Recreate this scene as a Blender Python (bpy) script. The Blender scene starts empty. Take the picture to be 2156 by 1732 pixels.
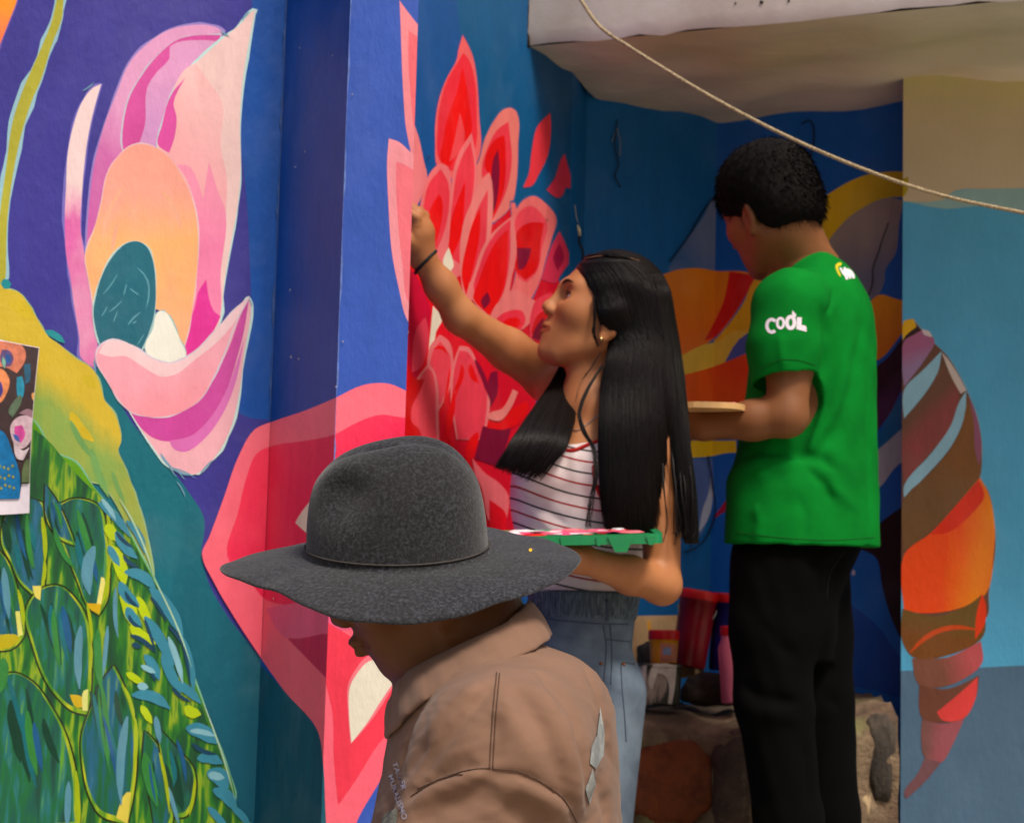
import bpy, bmesh, math, random, numpy as np
from mathutils import Vector, Matrix
from mathutils.bvhtree import BVHTree
from mathutils.geometry import tessellate_polygon
random.seed(7); rng = np.random.default_rng(7)
scene = bpy.context.scene
COL = scene.collection

# ---------------------------------------------------------------- camera, sky, sun, exposure
F = 4560.0                      # focal length in units of a 2156 x 1732 picture
CAMP = Vector((0.0, 0.0, 1.5))
CR = Matrix.Rotation(math.radians(97.0), 3, 'X') @ Matrix.Rotation(math.radians(1.5), 3, 'Z')
cd = bpy.data.cameras.new('camera'); cam = bpy.data.objects.new('camera', cd); COL.objects.link(cam)
cam.matrix_world = Matrix.Translation(CAMP) @ CR.to_4x4()
cd.sensor_width = 36.0; cd.sensor_fit = 'HORIZONTAL'; cd.lens = F / 2156.0 * 36.0
cd.clip_start = 0.05; cd.clip_end = 500
cd.dof.use_dof = True; cd.dof.focus_distance = 2.62; cd.dof.aperture_fstop = 12.5
scene.camera = cam
world = bpy.data.worlds.new('World'); scene.world = world; world.use_nodes = True
wn = world.node_tree.nodes; wn.clear()
sky = wn.new('ShaderNodeTexSky'); sky.sky_type = 'NISHITA'; sky.sun_disc = False
SUN_EL, SUN_AZ = math.radians(56), math.radians(150)      # azimuth clockwise from +Y : the sun is behind the camera
sky.sun_elevation = SUN_EL; sky.sun_rotation = SUN_AZ
sky.air_density = 1.0; sky.dust_density = 7.0; sky.ozone_density = 0.6
bg = wn.new('ShaderNodeBackground'); bg.inputs['Strength'].default_value = 0.06
wo = wn.new('ShaderNodeOutputWorld')
world.node_tree.links.new(sky.outputs[0], bg.inputs[0]); world.node_tree.links.new(bg.outputs[0], wo.inputs[0])
sl = bpy.data.lights.new('sun', 'SUN'); sl.energy = 2.0; sl.angle = math.radians(16); sl.color = (1.0, 0.93, 0.82)
so = bpy.data.objects.new('sun', sl); COL.objects.link(so)
sd = Vector((math.sin(SUN_AZ) * math.cos(SUN_EL), math.cos(SUN_AZ) * math.cos(SUN_EL), math.sin(SUN_EL)))
so.rotation_euler = sd.to_track_quat('Z', 'Y').to_euler(); so.location = sd * 30
scene.view_settings.view_transform = 'Standard'; scene.view_settings.look = 'None'
scene.view_settings.exposure = 0.68; scene.view_settings.gamma = 1.0
scene.view_settings.use_curve_mapping = False
scene.cycles.max_bounces = 8; scene.cycles.diffuse_bounces = 4

# ---------------------------------------------------------------- helpers
FR = {'A1': (0, 0, .3098), 'A3': (0, 1073, .3807), 'A4': (536.5, 0, .3098), 'W1': (804.7, 375.5, .3235),
      'H1': (536.5, 751, .3098), 'Z3': (375.5, 858.4, .5045), 'Z4': (1394.8, 214.6, .3531),
      'Z5': (1394.8, 697.4, .3531), 'Z6': (1287.5, 1180, .4029), 'U': (0, 0, 1.0)}
def ray(u, v):
    return CR @ Vector(((u - 1078) / F, -(v - 866) / F, -1.0))
def U(u, v, y):                 # the point at world depth y seen in direction (u, v)
    d = ray(u, v); return CAMP + d * (y / d.y)
def UZ(u, v, z):                # same, on a level plane
    d = ray(u, v); return CAMP + d * ((z - CAMP.z) / d.z)
def lin(c):
    return tuple(((x / 255) / 12.92 if x / 255 <= .04045 else ((x / 255 + .055) / 1.055) ** 2.4) for x in c)
def rgba(c, g=1.0):            # pigments are a little purer than a picture of them shows
    a = lin(c); m = sum(a) / 3; return tuple(max(.0015, min(.92, (m + (x - m) * 1.08) * g)) for x in a) + (1,)

def link(o, parent=None):
    COL.objects.link(o)
    if parent is not None: o.parent = parent
    return o
def tag(o, label=None, cat=None, group=None, kind=None):
    for k, v in (('label', label), ('category', cat), ('group', group), ('kind', kind)):
        if v: o[k] = v
    return o
def empty(name, loc=(0, 0, 0)):
    o = bpy.data.objects.new(name, None); o.location = loc; o.empty_display_size = .1; return link(o)
def mesh_obj(name, verts, faces, mat, parent=None, smooth=False):
    me = bpy.data.meshes.new(name); me.from_pydata([tuple(v) for v in verts], [], faces); me.update()
    if mat is not None: me.materials.append(mat)
    if smooth: me.polygons.foreach_set('use_smooth', [True] * len(me.polygons))
    o = bpy.data.objects.new(name, me); link(o)
    if parent is not None: adopt(o, parent)
    return o
def adopt(o, parent):           # parent without moving
    o.parent = parent; o.matrix_parent_inverse = parent_world(parent).inverted()
def parent_world(p):
    m = p.matrix_basis.copy()
    if p.parent is not None: m = parent_world(p.parent) @ p.matrix_parent_inverse @ m
    return m

# ---------------------------------------------------------------- materials
def newmat(name):
    m = bpy.data.materials.new(name); m.use_nodes = True
    nt = m.node_tree; b = nt.nodes['Principled BSDF']
    return m, nt, b
def N(nt, t, **kw):
    n = nt.nodes.new(t)
    for k, v in kw.items(): setattr(n, k, v)
    return n
def noise(nt, scale, detail=4, rough=.55, mapscale=None, coord='Object'):
    tc = N(nt, 'ShaderNodeTexCoord'); src = tc.outputs[coord]
    if mapscale:
        mp = N(nt, 'ShaderNodeMapping'); mp.inputs['Scale'].default_value = mapscale
        nt.links.new(src, mp.inputs[0]); src = mp.outputs[0]
    n = N(nt, 'ShaderNodeTexNoise'); n.inputs['Scale'].default_value = scale
    n.inputs['Detail'].default_value = detail; n.inputs['Roughness'].default_value = rough
    nt.links.new(src, n.inputs['Vector']); return n.outputs['Fac']
def ramp(nt, fac, stops):
    r = N(nt, 'ShaderNodeValToRGB'); e = r.color_ramp.elements
    while len(e) < len(stops): e.new(.5)
    for x, (p, c) in zip(e, stops): x.position = p; x.color = c if len(c) == 4 else tuple(c) + (1,)
    nt.links.new(fac, r.inputs[0]); return r.outputs[0]
def mix(nt, fac, a, b, mode='MIX'):
    m = N(nt, 'ShaderNodeMix', data_type='RGBA', blend_type=mode)
    for i, x in ((0, fac), (6, a), (7, b)):
        if hasattr(x, 'is_output'): nt.links.new(x, m.inputs[i])
        else: m.inputs[i].default_value = x
    return m.outputs[2]
def math_(nt, op, a, b=None):
    m = N(nt, 'ShaderNodeMath', operation=op)
    for i, x in ((0, a), (1, b)):
        if x is None: continue
        if hasattr(x, 'is_output'): nt.links.new(x, m.inputs[i])
        else: m.inputs[i].default_value = x
    return m.outputs[0]
def bump(nt, b, h, strength=.3, dist=.01):
    bp = N(nt, 'ShaderNodeBump'); bp.inputs['Strength'].default_value = strength; bp.inputs['Distance'].default_value = dist
    nt.links.new(h, bp.inputs['Height']); nt.links.new(bp.outputs[0], b.inputs['Normal'])
def mul(c, k): return tuple(min(.95, x * k) for x in c[:3]) + (1,)

_pc = {}
def paint(c, gain=1.0, c2=None, p0=None, p1=None, streak=.34, rough=.5, axis=(22, 22, 5), soft=.35):
    """hand-brushed wall paint: one pigment, or two worked into each other between p0 and p1 (points on the wall)"""
    key = (c, gain, c2, tuple(p0) if p0 else None, tuple(p1) if p1 else None, streak, axis)
    if key in _pc: return _pc[key]
    m, nt, b = newmat('wall_paint')
    a = rgba(c, gain)
    n1 = noise(nt, 1.0, 5, .6, axis); n2 = noise(nt, 5.0, 4, .6)
    if c2:
        tc = N(nt, 'ShaderNodeTexCoord'); d = Vector(p1) - Vector(p0); L = d.length_squared
        dt = N(nt, 'ShaderNodeVectorMath', operation='DOT_PRODUCT'); nt.links.new(tc.outputs['Object'], dt.inputs[0])
        dt.inputs[1].default_value = d / L
        t = math_(nt, 'ADD', dt.outputs['Value'], -Vector(p0).dot(d) / L)
        t = math_(nt, 'ADD', t, math_(nt, 'MULTIPLY', math_(nt, 'SUBTRACT', n1, .5), 1.1))
        base = ramp(nt, t, [(max(0, .5 - soft), a), (min(1, .5 + soft), rgba(c2, gain))])
    else:
        base = a
    n0 = noise(nt, 2.6, 5, .62)
    base = mix(nt, math_(nt, 'MULTIPLY', ramp(nt, n0, [(.42, (0, 0, 0)), (.62, (1, 1, 1))]), .22), base, mul(a, .62) if not c2 else mul(a, .8))
    dark = mix(nt, math_(nt, 'MULTIPLY', ramp(nt, n1, [(.35, (0, 0, 0)), (.7, (1, 1, 1))]), streak), base, mul(a, .55) if not c2 else mul(a, .75))
    paler = mix(nt, math_(nt, 'MULTIPLY', ramp(nt, n2, [(.52, (0, 0, 0)), (.75, (1, 1, 1))]), streak * .8), dark,
              tuple(x * .75 + .16 * (.5 + x) for x in a[:3]) + (1,))  # paler patches scattered at random through the paint
    nt.links.new(paler, b.inputs['Base Color'])
    b.inputs['Roughness'].default_value = rough; b.inputs['Specular IOR Level'].default_value = .3
    hn = math_(nt, 'ADD', noise(nt, 1.0, 5, .7, (70, 70, 30)), math_(nt, 'MULTIPLY', noise(nt, 9, 3), 1.6)); bump(nt, b, hn, .38, .005)
    _pc[key] = m; return m

def plain(name, c, rough=.6, var=.25, scale=30, bmp=.15, dist=.002, spec=.4, metal=0, lin_=False):
    m, nt, b = newmat(name); a = rgba(c) if not lin_ else tuple(c) + (1,)
    n = noise(nt, scale, 5)
    nt.links.new(mix(nt, ramp(nt, n, [(.35, (0, 0, 0)), (.7, (1, 1, 1))]), mul(a, 1 - var), mul(a, 1 + var * .6)), b.inputs['Base Color'])
    b.inputs['Roughness'].default_value = rough; b.inputs['Specular IOR Level'].default_value = spec
    b.inputs['Metallic'].default_value = metal
    if bmp: bump(nt, b, n, bmp, dist)
    return m

# ---------------------------------------------------------------- wall facets
class Facet:                    # a vertical wall face from plan point p to plan point q, visible side to the camera
    def __init__(s, p, q, gain):
        s.p = Vector((p[0], p[1])); s.q = Vector((q[0], q[1])); s.L = (s.q - s.p).length
        s.t = (s.q - s.p) / s.L; s.n = Vector((s.t.y, -s.t.x)); s.gain = gain; s.shapes = []
    def sz(s, u, v):
        d = ray(u, v); c = Vector((CAMP.x, CAMP.y)); n = s.n
        k = (s.p - c).dot(n) / (d.x * n.x + d.y * n.y)
        P = CAMP + d * k
        return ((Vector((P.x, P.y)) - s.p).dot(s.t), P.z)
    def pt(s, a, z, off=0.0):
        w = s.p + s.t * a + s.n * off; return Vector((w.x, w.y, z))
    def at(s, u, v, off=0.0):
        a, z = s.sz(u, v); return s.pt(a, z, off)

ZS = 2.92                       # underside of the canopy
def plan(u, v): w = UZ(u, v, ZS); return (w.x, w.y)
def px(u, v, y): w = U(u, v, y); return (w.x, w.y)
ab = px(586, 450, 3.90); bc = px(716, 620, 3.62); cde = px(861.5, 620, 3.62)
d1 = plan(1115, 98); d2 = plan(1206, 160); cor = plan(1510, 255); f2 = plan(1897, 213)
dv = Vector(d2) - Vector(d1); dv.normalize()
d0 = Vector(cde) + Vector((-.035, .30))
k = None
# wall D runs through the two canopy corners; start it behind the pillar
dD = (Vector(d1) - Vector(d2)).normalized(); tt = (Vector(d2).y - 4.14) / -dD.y if dD.y else 0
d0 = Vector(d2) + dD * tt
ee = plan(1236, 203)
a0 = (ab[0] - 2.6, ab[1] - .55)
gl = px(1900, 300, 0.0)[0] if False else None
g0 = UZ(1902, 168, ZS); g1v = UZ(2300, 128, ZS)
FA = Facet(a0, ab, 1.0); FB = Facet(ab, bc, 1.0); FC = Facet(bc, cde, 1.0); FD = Facet(d0, d2, 1.0)
FE = Facet(ee, cor, 1.0); FF_ = Facet(cor, (f2[0] + .05, f2[1] + (f2[1] - cor[1]) / (f2[0] - cor[0]) * .05), 1.0)
FG = Facet((g0.x, g0.y), (g0.x + 2.2, g0.y - .28), 1.0)
FAC = {'A': FA, 'B': FB, 'C': FC, 'D': FD, 'E': FE, 'F': FF_, 'G': FG}
print('PLAN', {k: (tuple(round(x, 2) for x in f.p), tuple(round(x, 2) for x in f.q)) for k, f in FAC.items()})
# ---------------------------------------------------------------- ground, terrace, walls, canopy
def prism(name, pts, z0, z1, mats, idx, parent=None):
    n = len(pts); V = [(x, y, z0) for x, y in pts] + [(x, y, z1) for x, y in pts]
    Fc = [(i, (i + 1) % n, n + (i + 1) % n, n + i) for i in range(n)] + [tuple(range(n))[::-1], tuple(range(n, 2 * n))]
    o = mesh_obj(name, V, Fc, None)
    for m in mats: o.data.materials.append(m)
    for i, p in enumerate(o.data.polygons): p.material_index = idx[i] if i < len(idx) else 0
    bm = bmesh.new(); bm.from_mesh(o.data); bmesh.ops.recalc_face_normals(bm, faces=bm.faces); bm.to_mesh(o.data); bm.free()
    if parent is not None: adopt(o, parent)
    return o
concrete = plain('concrete', (168, 158, 142), .85, .25, 6, .4, .01)
mground, nt, b = newmat('packed_earth')
nA = noise(nt, 1.5, 6); nB = noise(nt, 25, 5)
nt.links.new(mix(nt, nB, ramp(nt, nA, [(.3, rgba((160, 150, 134))), (.7, rgba((190, 180, 164)))]), rgba((150, 140, 124))), b.inputs['Base Color'])
b.inputs['Roughness'].default_value = .9; bump(nt, b, nB, .5, .02)
g = mesh_obj('ground', [(-60, -60, 0), (60, -60, 0), (60, 60, 0), (-60, 60, 0)], [(0, 1, 2, 3)], mground); tag(g, kind='structure')
terr = prism('terrace', [(-.6, 3.35), (3.2, 3.35), (3.2, 6.2), (-.6, 6.2)], -.2, .66, [concrete], [0] * 4); tag(terr, kind='structure')
for i in range(3):
    st = prism('terrace_step', [(-.55, 3.35 - .28 * (i + 1) + .002), (.9, 3.35 - .28 * (i + 1) + .002), (.9, 3.352 - .28 * i), (-.55, 3.352 - .28 * i)], -.2, .66 - .17 * (i + 1), [concrete], [0] * 4)
    tag(st, kind='structure')

PURPLE = paint((62, 58, 146), 1.0, streak=.3); BLUEB = paint((4, 76, 162), 1.0, streak=.35, axis=(40, 40, 9))
BLUEC = paint((62, 92, 182), 1.0, streak=.25); BLUED = paint((30, 84, 150), 1.0, streak=.25)
BLUEE = paint((8, 104, 168), 1.0, streak=.35); BLUEF = paint((4, 102, 184), 1.0, streak=.35); BLUEG = paint((94, 174, 216), 1.0, streak=.25, axis=(8, 8, 6))
BEIGE, nt, b = newmat('old_limewash')
nA = noise(nt, 2.2, 7, .65); nB = noise(nt, 18, 6, .7)
nt.links.new(mix(nt, ramp(nt, nB, [(.5, (0, 0, 0)), (.8, (.6, .6, .6))]), ramp(nt, nA, [(.28, rgba((150, 132, 116))), (.52, rgba((188, 174, 152))), (.75, rgba((204, 196, 178)))]), rgba((214, 204, 180))), b.inputs['Base Color'])
b.inputs['Roughness'].default_value = .85; bump(nt, b, nB, .35, .008)
FASCIA, nt, b = newmat('white_fascia_paint')
nA = noise(nt, 3, 6, .6); nB = noise(nt, 40, 4)
nt.links.new(ramp(nt, nA, [(.3, rgba((186, 174, 164))), (.5, rgba((206, 196, 190))), (.72, rgba((226, 220, 222)))]), b.inputs['Base Color'])
b.inputs['Roughness'].default_value = .7; bump(nt, b, nB, .2, .004)
H = 4.6
lw = empty('painted_wall', (FA.p.x, FA.p.y, 0))
tag(lw, 'tall painted wall with an orchid, a green feathered bird and a coral flower, stepping out into a square pillar', 'wall')
ret = (FD.p.x, FD.p.y)
prism('plaster', [tuple(FA.p), tuple(FA.q), tuple(FB.q), tuple(FC.q), (FD.p.x - .002, FD.p.y), (FD.p.x - .6, FD.p.y + .35), (FA.p.x - .3, FA.p.y + 1.0)], 0, H,
      [PURPLE, BLUEB, BLUEC, BLUEC], [0, 1, 2, 3, 0, 0, 0], lw)
aw = empty('alcove_wall', (FD.p.x, FD.p.y, 0))
tag(aw, 'receding blue alcove wall painted with a big red many-petalled flower and an orange bloom in the shaded corner', 'wall')
prism('plaster', [tuple(FD.p), tuple(FD.q), tuple(FE.p), tuple(FE.q), tuple(FF_.q), (FF_.q.x + .05, FF_.q.y + .5), (FE.q.x, FE.q.y + .6), (FD.p.x - .6, FD.p.y + 1.2), (FD.p.x - .3, FD.p.y + .12)], .3, H,
      [BLUED, BLUEE, BLUEF], [0, 1, 1, 2, 0, 0, 0, 0, 0], aw)
rw = empty('light_blue_wall', (FG.p.x, FG.p.y, 0))
tag(rw, 'front-facing wall at the right, sky blue below and bare beige above, with a banded curling tail painted on it', 'wall')
gq = FG.q
def strip(f, a0_, a1_, z0, z1, off, mat, name, parent):
    V = [f.pt(a0_, z0, off), f.pt(a1_, z0, off), f.pt(a1_, z1, off), f.pt(a0_, z1, off)]
    return mesh_obj(name, V, [(0, 1, 2, 3)], mat, parent)
prism('plaster', [tuple(FG.p), tuple(FG.q), (gq.x + .1, gq.y + .8), (FG.p.x + .12, FG.p.y + .62), (FG.p.x + .085, FG.p.y + .1)], .3, ZS - .003,
      [BLUEG, BLUEF], [0, 0, 0, 0, 1], rw)
# canopy: slab with its front face set along the fascia line
fl = UZ(1113, 98, ZS); fr_ = UZ(2156, -2, ZS)
fdv = Vector((fr_.x - fl.x, fr_.y - fl.y)).normalized()
fe = Vector((fl.x, fl.y)) + fdv * 3.2
can = empty('concrete_canopy', (fl.x, fl.y, ZS))
tag(can, 'whitewashed concrete canopy slab projecting over the alcove, stained beige underneath', 'canopy')
dn = Vector((-fdv.y, fdv.x))
if dn.y < 0: dn = -dn
back = [(fe.x, fe.y + 2.2), (-.2, 6.4), (fl.x - .0, fl.y + .25)]
# soffit slab with a wavering, hand-plastered front edge
nseg = 60; Vs = []; Fs = []
for i in range(nseg + 1):
    w = Vector((fl.x, fl.y)) + fdv * (3.2 * i / nseg)
    j = (rng.random() - .5) * .012
    Vs += [(w.x, w.y, ZS + j * .8), (w.x - dn.x * .012, w.y - dn.y * .012, ZS + .03), (w.x, w.y, ZS + .5)]
for i in range(nseg):
    k3 = i * 3; Fs += [(k3, k3 + 3, k3 + 4, k3 + 1), (k3 + 1, k3 + 4, k3 + 5, k3 + 2)]
fas = mesh_obj('fascia', Vs, Fs, FASCIA, can, True)
Vs = []; Fs = []
NX, NY = 70, 40
for i in range(NX + 1):
    for j in range(NY + 1):
        w = Vector((fl.x, fl.y)) + fdv * (3.2 * i / NX) + dn * (.002 + 1.9 * j / NY)
        edge = min(1, j / 3.0)
        z = ZS + edge * .006 * (math.sin(i * .9 + j * .4) + math.sin(j * 1.3 + i * .31)) 
        Vs.append((w.x, w.y, z))
for i in range(NX):
    for j in range(NY):
        q = i * (NY + 1) + j; Fs.append((q, q + 1, q + NY + 2, q + NY + 1))
SOFF, nt, b = newmat('stained_soffit')
nA = noise(nt, 1.6, 7, .65, (1, 1.6, 1)); nB = noise(nt, 9, 6, .75, (1, 2.2, 1)); nC = noise(nt, 1.1, 2)
base = ramp(nt, nA, [(.3, rgba((196, 184, 164))), (.5, rgba((222, 212, 190))), (.72, rgba((236, 228, 208)))])
base = mix(nt, ramp(nt, nC, [(.45, (0, 0, 0)), (.7, (.7, .7, .7))]), base, rgba((176, 168, 112)))
nt.links.new(mix(nt, ramp(nt, nB, [(.56, (0, 0, 0)), (.72, (.55, .55, .55))]), base, rgba((222, 208, 172))), b.inputs['Base Color'])
b.inputs['Roughness'].default_value = .8; bump(nt, b, nB, .4, .01)
mesh_obj('soffit', Vs, Fs, SOFF, can, True)
prism('slab_core', [(fl.x + dn.x * .03, fl.y + dn.y * .03), (fe.x + dn.x * .03, fe.y + dn.y * .03), (fe.x + dn.x * 1.9, fe.y + dn.y * 1.9), (fl.x + dn.x * 1.9, fl.y + dn.y * 1.9)], ZS + .03, ZS + .5, [FASCIA], [0] * 4, can)
# dark weathered joint where the fascia meets the blue wall
jt = []
for i in range(26):
    z = ZS - .005 + i * .018
    jt.append((fl.x - .004 + (rng.random() - .5) * .006, fl.y - .008, z))
def tube(name, pts, r, mat, parent=None, ns=8, smooth=True, taper=None, closed=False):
    V = []; Fc = []; P = [Vector(p) for p in pts]; n = len(P); up = None
    for i in range(n):
        if closed: t = P[(i + 1) % n] - P[i - 1]
        else: t = P[min(i + 1, n - 1)] - P[max(i - 1, 0)]
        t.normalize()
        if up is None: up = t.orthogonal().normalized()
        up = (up - t * up.dot(t)).normalized(); sd_ = t.cross(up)
        rr = r * (taper[i] if taper is not None else 1)
        for k in range(ns):
            a = 2 * math.pi * k / ns; V.append(P[i] + (up * math.cos(a) + sd_ * math.sin(a)) * rr)
    m = n if closed else n - 1
    for i in range(m):
        for k in range(ns):
            a = i * ns + k; b_ = i * ns + (k + 1) % ns; c_ = ((i + 1) % n) * ns
            Fc.append((a, b_, c_ + (k + 1) % ns, c_ + k))
    if not closed: Fc += [tuple(range(ns))[::-1], tuple((n - 1) * ns + k for k in range(ns))]
    return mesh_obj(name, V, Fc, mat, parent, smooth)
def crv(pts, n=8, closed=False, sharp=True):       # Catmull-Rom through 2-D/3-D points, corners stay corners
    P = [np.array(p, float) for p in pts]; m = len(P); out = []
    def tan(i):
        if not closed and (i == 0 or i == m - 1): return (P[min(i + 1, m - 1)] - P[max(i - 1, 0)]) * .5
        a = P[i] - P[i - 1]; b_ = P[(i + 1) % m] - P[i]
        la, lb = np.linalg.norm(a) + 1e-9, np.linalg.norm(b_) + 1e-9
        if sharp and a.dot(b_) / (la * lb) < .25: return None
        return (a / la + b_ / lb) * .5
    T = [tan(i) for i in range(m)]
    for i in range(m if closed else m - 1):
        p, q = P[i], P[(i + 1) % m]; L = np.linalg.norm(q - p)
        def tt_(t, alt):
            if t is None: return (q - p) * .5
            return t * L if (closed or np.linalg.norm(t) <= 1.001) else t / (np.linalg.norm(t) + 1e-9) * L
        t0, t1 = tt_(T[i], 0), tt_(T[(i + 1) % m], 1)
        for s in range(n):
            x = s / n; h = 2 * x**3 - 3 * x**2 + 1
            out.append(h * p + (x**3 - 2 * x**2 + x) * t0 + (1 - h) * q + (x**3 - x**2) * t1)
    if not closed: out.append(P[-1])
    return out
BLACKP = plain('black_joint', (30, 26, 24), .8, .3, 60)
tube('weathered_joint', jt, .006, BLACKP, can, 6)

# ---------------------------------------------------------------- the painting: thin coats of paint on the facets
def clip(poly, lo, hi):
    for ax, lim, sgn in ((0, lo, 1), (0, hi, -1)):
        out = []
        for i in range(len(poly)):
            a, b_ = poly[i - 1], poly[i]; da, db = (a[0] - lim) * sgn, (b_[0] - lim) * sgn
            if (da < 0) != (db < 0):
                t = da / (da - db); out.append((a[0] + (b_[0] - a[0]) * t, a[1] + (b_[1] - a[1]) * t))
            if db >= 0: out.append(b_)
        poly = out
        if len(poly) < 3: return []
    return poly
GROUPS = {}
WALL = {'A': lw, 'B': lw, 'C': lw, 'D': aw, 'E': aw, 'F': aw, 'G': rw}
def sheet(fk, polys, mat, name, group, grow=0.0, label=None):
    """polys: lists of (s, z) on the facet -> one coat of paint"""
    f = FAC[fk]; V = []; Fc = []; bb = [1e9, -1e9, 1e9, -1e9]; cl = []
    for poly in polys:
        poly = clip(poly, 0.0, f.L)
        if len(poly) < 3: continue
        cl.append(poly)
        for a, z in poly: bb = [min(bb[0], a), max(bb[1], a), min(bb[2], z), max(bb[3], z)]
    if not cl: return None
    lay = 1 + max([l for l, c in f.shapes if c[0] < bb[1] and c[1] > bb[0] and c[2] < bb[3] and c[3] > bb[2]], default=0)
    f.shapes.append((lay, bb))
    off = lay * .00007
    for i, poly in enumerate(cl):
        tris = tessellate_polygon([[Vector((a, z, 0)) for a, z in poly]])
        base = len(V); V += [f.pt(a, z, off + i * 1.0e-6) for a, z in poly]; Fc += [tuple(base + k for k in t) for t in tris]
    w = WALL[fk]; key = (w.name, group); par = GROUPS.get(key)
    o = mesh_obj(name if par is not None else group, V, Fc, mat, par or w)
    bm = bmesh.new(); bm.from_mesh(o.data)
    bmesh.ops.recalc_face_normals(bm, faces=bm.faces)
    fn = Vector((f.n.x, f.n.y, 0))
    for fc in bm.faces:
        if fc.normal.dot(fn) < 0: fc.normal_flip()
    bm.to_mesh(o.data); bm.free()
    if par is None: GROUPS[key] = o
    return o
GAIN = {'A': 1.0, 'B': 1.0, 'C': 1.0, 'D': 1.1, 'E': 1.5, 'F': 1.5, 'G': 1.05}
def offset_poly(p, w):
    rj = random.Random(len(p) * 7 + int(abs(p[0][0]) * 1e4)); jt_ = [rj.uniform(.15, 1.7) for _ in range(len(p) // 3 + 2)]
    n = len(p); A = sum(p[i - 1][0] * p[i][1] - p[i][0] * p[i - 1][1] for i in range(n)); s = 1 if A > 0 else -1; out = []
    for i in range(n):
        t = np.array(p[(i + 1) % n]) - np.array(p[i - 1]); L = np.linalg.norm(t) + 1e-9
        w_ = w * (jt_[i // 3] * (1 - i % 3 / 3) + jt_[i // 3 + 1] * (i % 3) / 3 if w < .0029 or w > .0031 else 1); out.append((p[i][0] + s * t[1] / L * w_, p[i][1] - s * t[0] / L * w_))
    return out
def P(fk, fr, pts, col, group, c2=None, g=None, name='painted_petal', edge=None, ew=.006, n=5, sharp=True, **kw):
    ox, oy, k = FR[fr]
    for f in fk:
        fac = FAC[f]
        q = [(ox + x * k, oy + y * k) for x, y in pts]
        sm = [tuple(p) for p in crv(q, n, True, sharp)]
        poly = [fac.sz(u, v) for u, v in sm]
        if edge: sheet(f, [offset_poly(poly, ew * .55)], paint(edge, GAIN[f], streak=.15), 'painted_outline', group)
        if c2:
            (x0, y0), (x1, y1) = g
            m = paint(col, GAIN[f], c2, fac.at(ox + x0 * k, oy + y0 * k), fac.at(ox + x1 * k, oy + y1 * k), **kw)
        else: m = paint(col, GAIN[f], **kw)
        sheet(f, [poly], m, name, group)
def strokes(fk, fr, lst, col, group, name='brush_stroke', **kw):
    """lst of (x0,y0,x1,y1,width[,bend]) tapered brush strokes"""
    ox, oy, k = FR[fr]; fac = FAC[fk]; polys = []
    for s in lst:
        x0, y0, x1, y1, w = s[:5]; bend = s[5] if len(s) > 5 else 0
        d = np.array([x1 - x0, y1 - y0], float); L = np.linalg.norm(d) + 1e-9; nn = np.array([-d[1], d[0]]) / L
        Lp, Rp = [], []
        for i in range(9):
            t = i / 8; c = np.array([x0, y0]) + d * t + nn * bend * 4 * t * (1 - t)
            ww = w * .5 * (min(1, t * 4 + .25)) * (min(1, (1 - t) * 3 + .12))
            Lp.append(c + nn * ww); Rp.append(c - nn * ww)
        polys.append([fac.sz(ox + p[0] * k, oy + p[1] * k) for p in Lp + Rp[::-1]])
    sheet(fk, polys, paint(col, GAIN[fk], **kw), name, group)
# ---- pillar and left wall grounds
P('A','U',[(0,-60),(-60,-60),(-60,-61)][:0] or [(532,-80),(528,60),(512,170),(508,300),(520,430),(526,560),(528,640),(514,745),(500,850),(508,872),(580,884),(640,884),(640,-80)],(14,82,166),'painted_ground',name='painted_ground',axis=(30,30,6),streak=.4,n=3)
P('A','U',[(204,770),(235,815),(273,883),(297,914),(325,950),(356,982),(400,1040),(428,1085),(431,1112),(424,1165),(450,1250),(560,1400),(660,1540),(700,1700),(700,1900),(200,1900),(180,1000)],(14,106,122),'painted_ground',name='painted_ground',streak=.5,n=3,c2=(14,84,108),g=((300,900),(560,1700)),axis=(26,26,7))
P('B','U',[(520,1370),(600,1455),(668,1535),(690,1600),(720,1900),(400,1900)],(6,80,106),'painted_ground',name='painted_ground',streak=.5,n=3,sharp=True,axis=(50,50,12))
P('C','U',[(660,1560),(700,1620),(700,1900),(640,1900)],(8,90,110),'painted_ground',name='painted_ground',n=2)
P('D','U',[(968,-200),(968,60),(980,200),(1010,420),(1300,700),(1400,300),(1300,-300)],(18,86,132),'painted_ground',name='painted_ground',c2=(12,78,128),g=((980,100),(1200,100)),n=3,axis=(14,14,5))
# ---- orchid (left wall)
O='painted_orchid'; AQ=(150,190,206)
P('A','A1',[(-60,-80),(120,-60),(115,0),(60,150),(0,300),(-80,480)],(255,150,62),'painted_orange_petal',c2=(248,118,96),g=((90,0),(-20,260)),edge=(110,90,170))
P('A','A1',[(400,-60),(385,0),(350,150),(300,280),(225,450),(160,600),(85,830),(40,1150),(5,1400),(-20,1700),(-30,1960),(10,2000),(38,1880),(42,1732),(50,1500),(90,1180),(150,900),(220,680),(280,540),(355,300),(420,130),(432,0),(440,-60)],(176,172,66),'painted_stem',name='painted_stem',edge=AQ,ew=.008)
P('A','A1',[(688,573),(630,600),(560,690),(500,850),(460,1050),(450,1250),(440,1500),(450,1732),(480,1900),(500,2050),(540,2300),(550,2430),(640,2500),(662,2400),(640,2150),(610,1960),(575,1732),(548,1560),(555,1350),(570,1150),(600,920),(650,700)],(238,212,214),O,c2=(214,88,168),g=((500,1150),(500,1620)),edge=(120,110,190),soft=.2)
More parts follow.
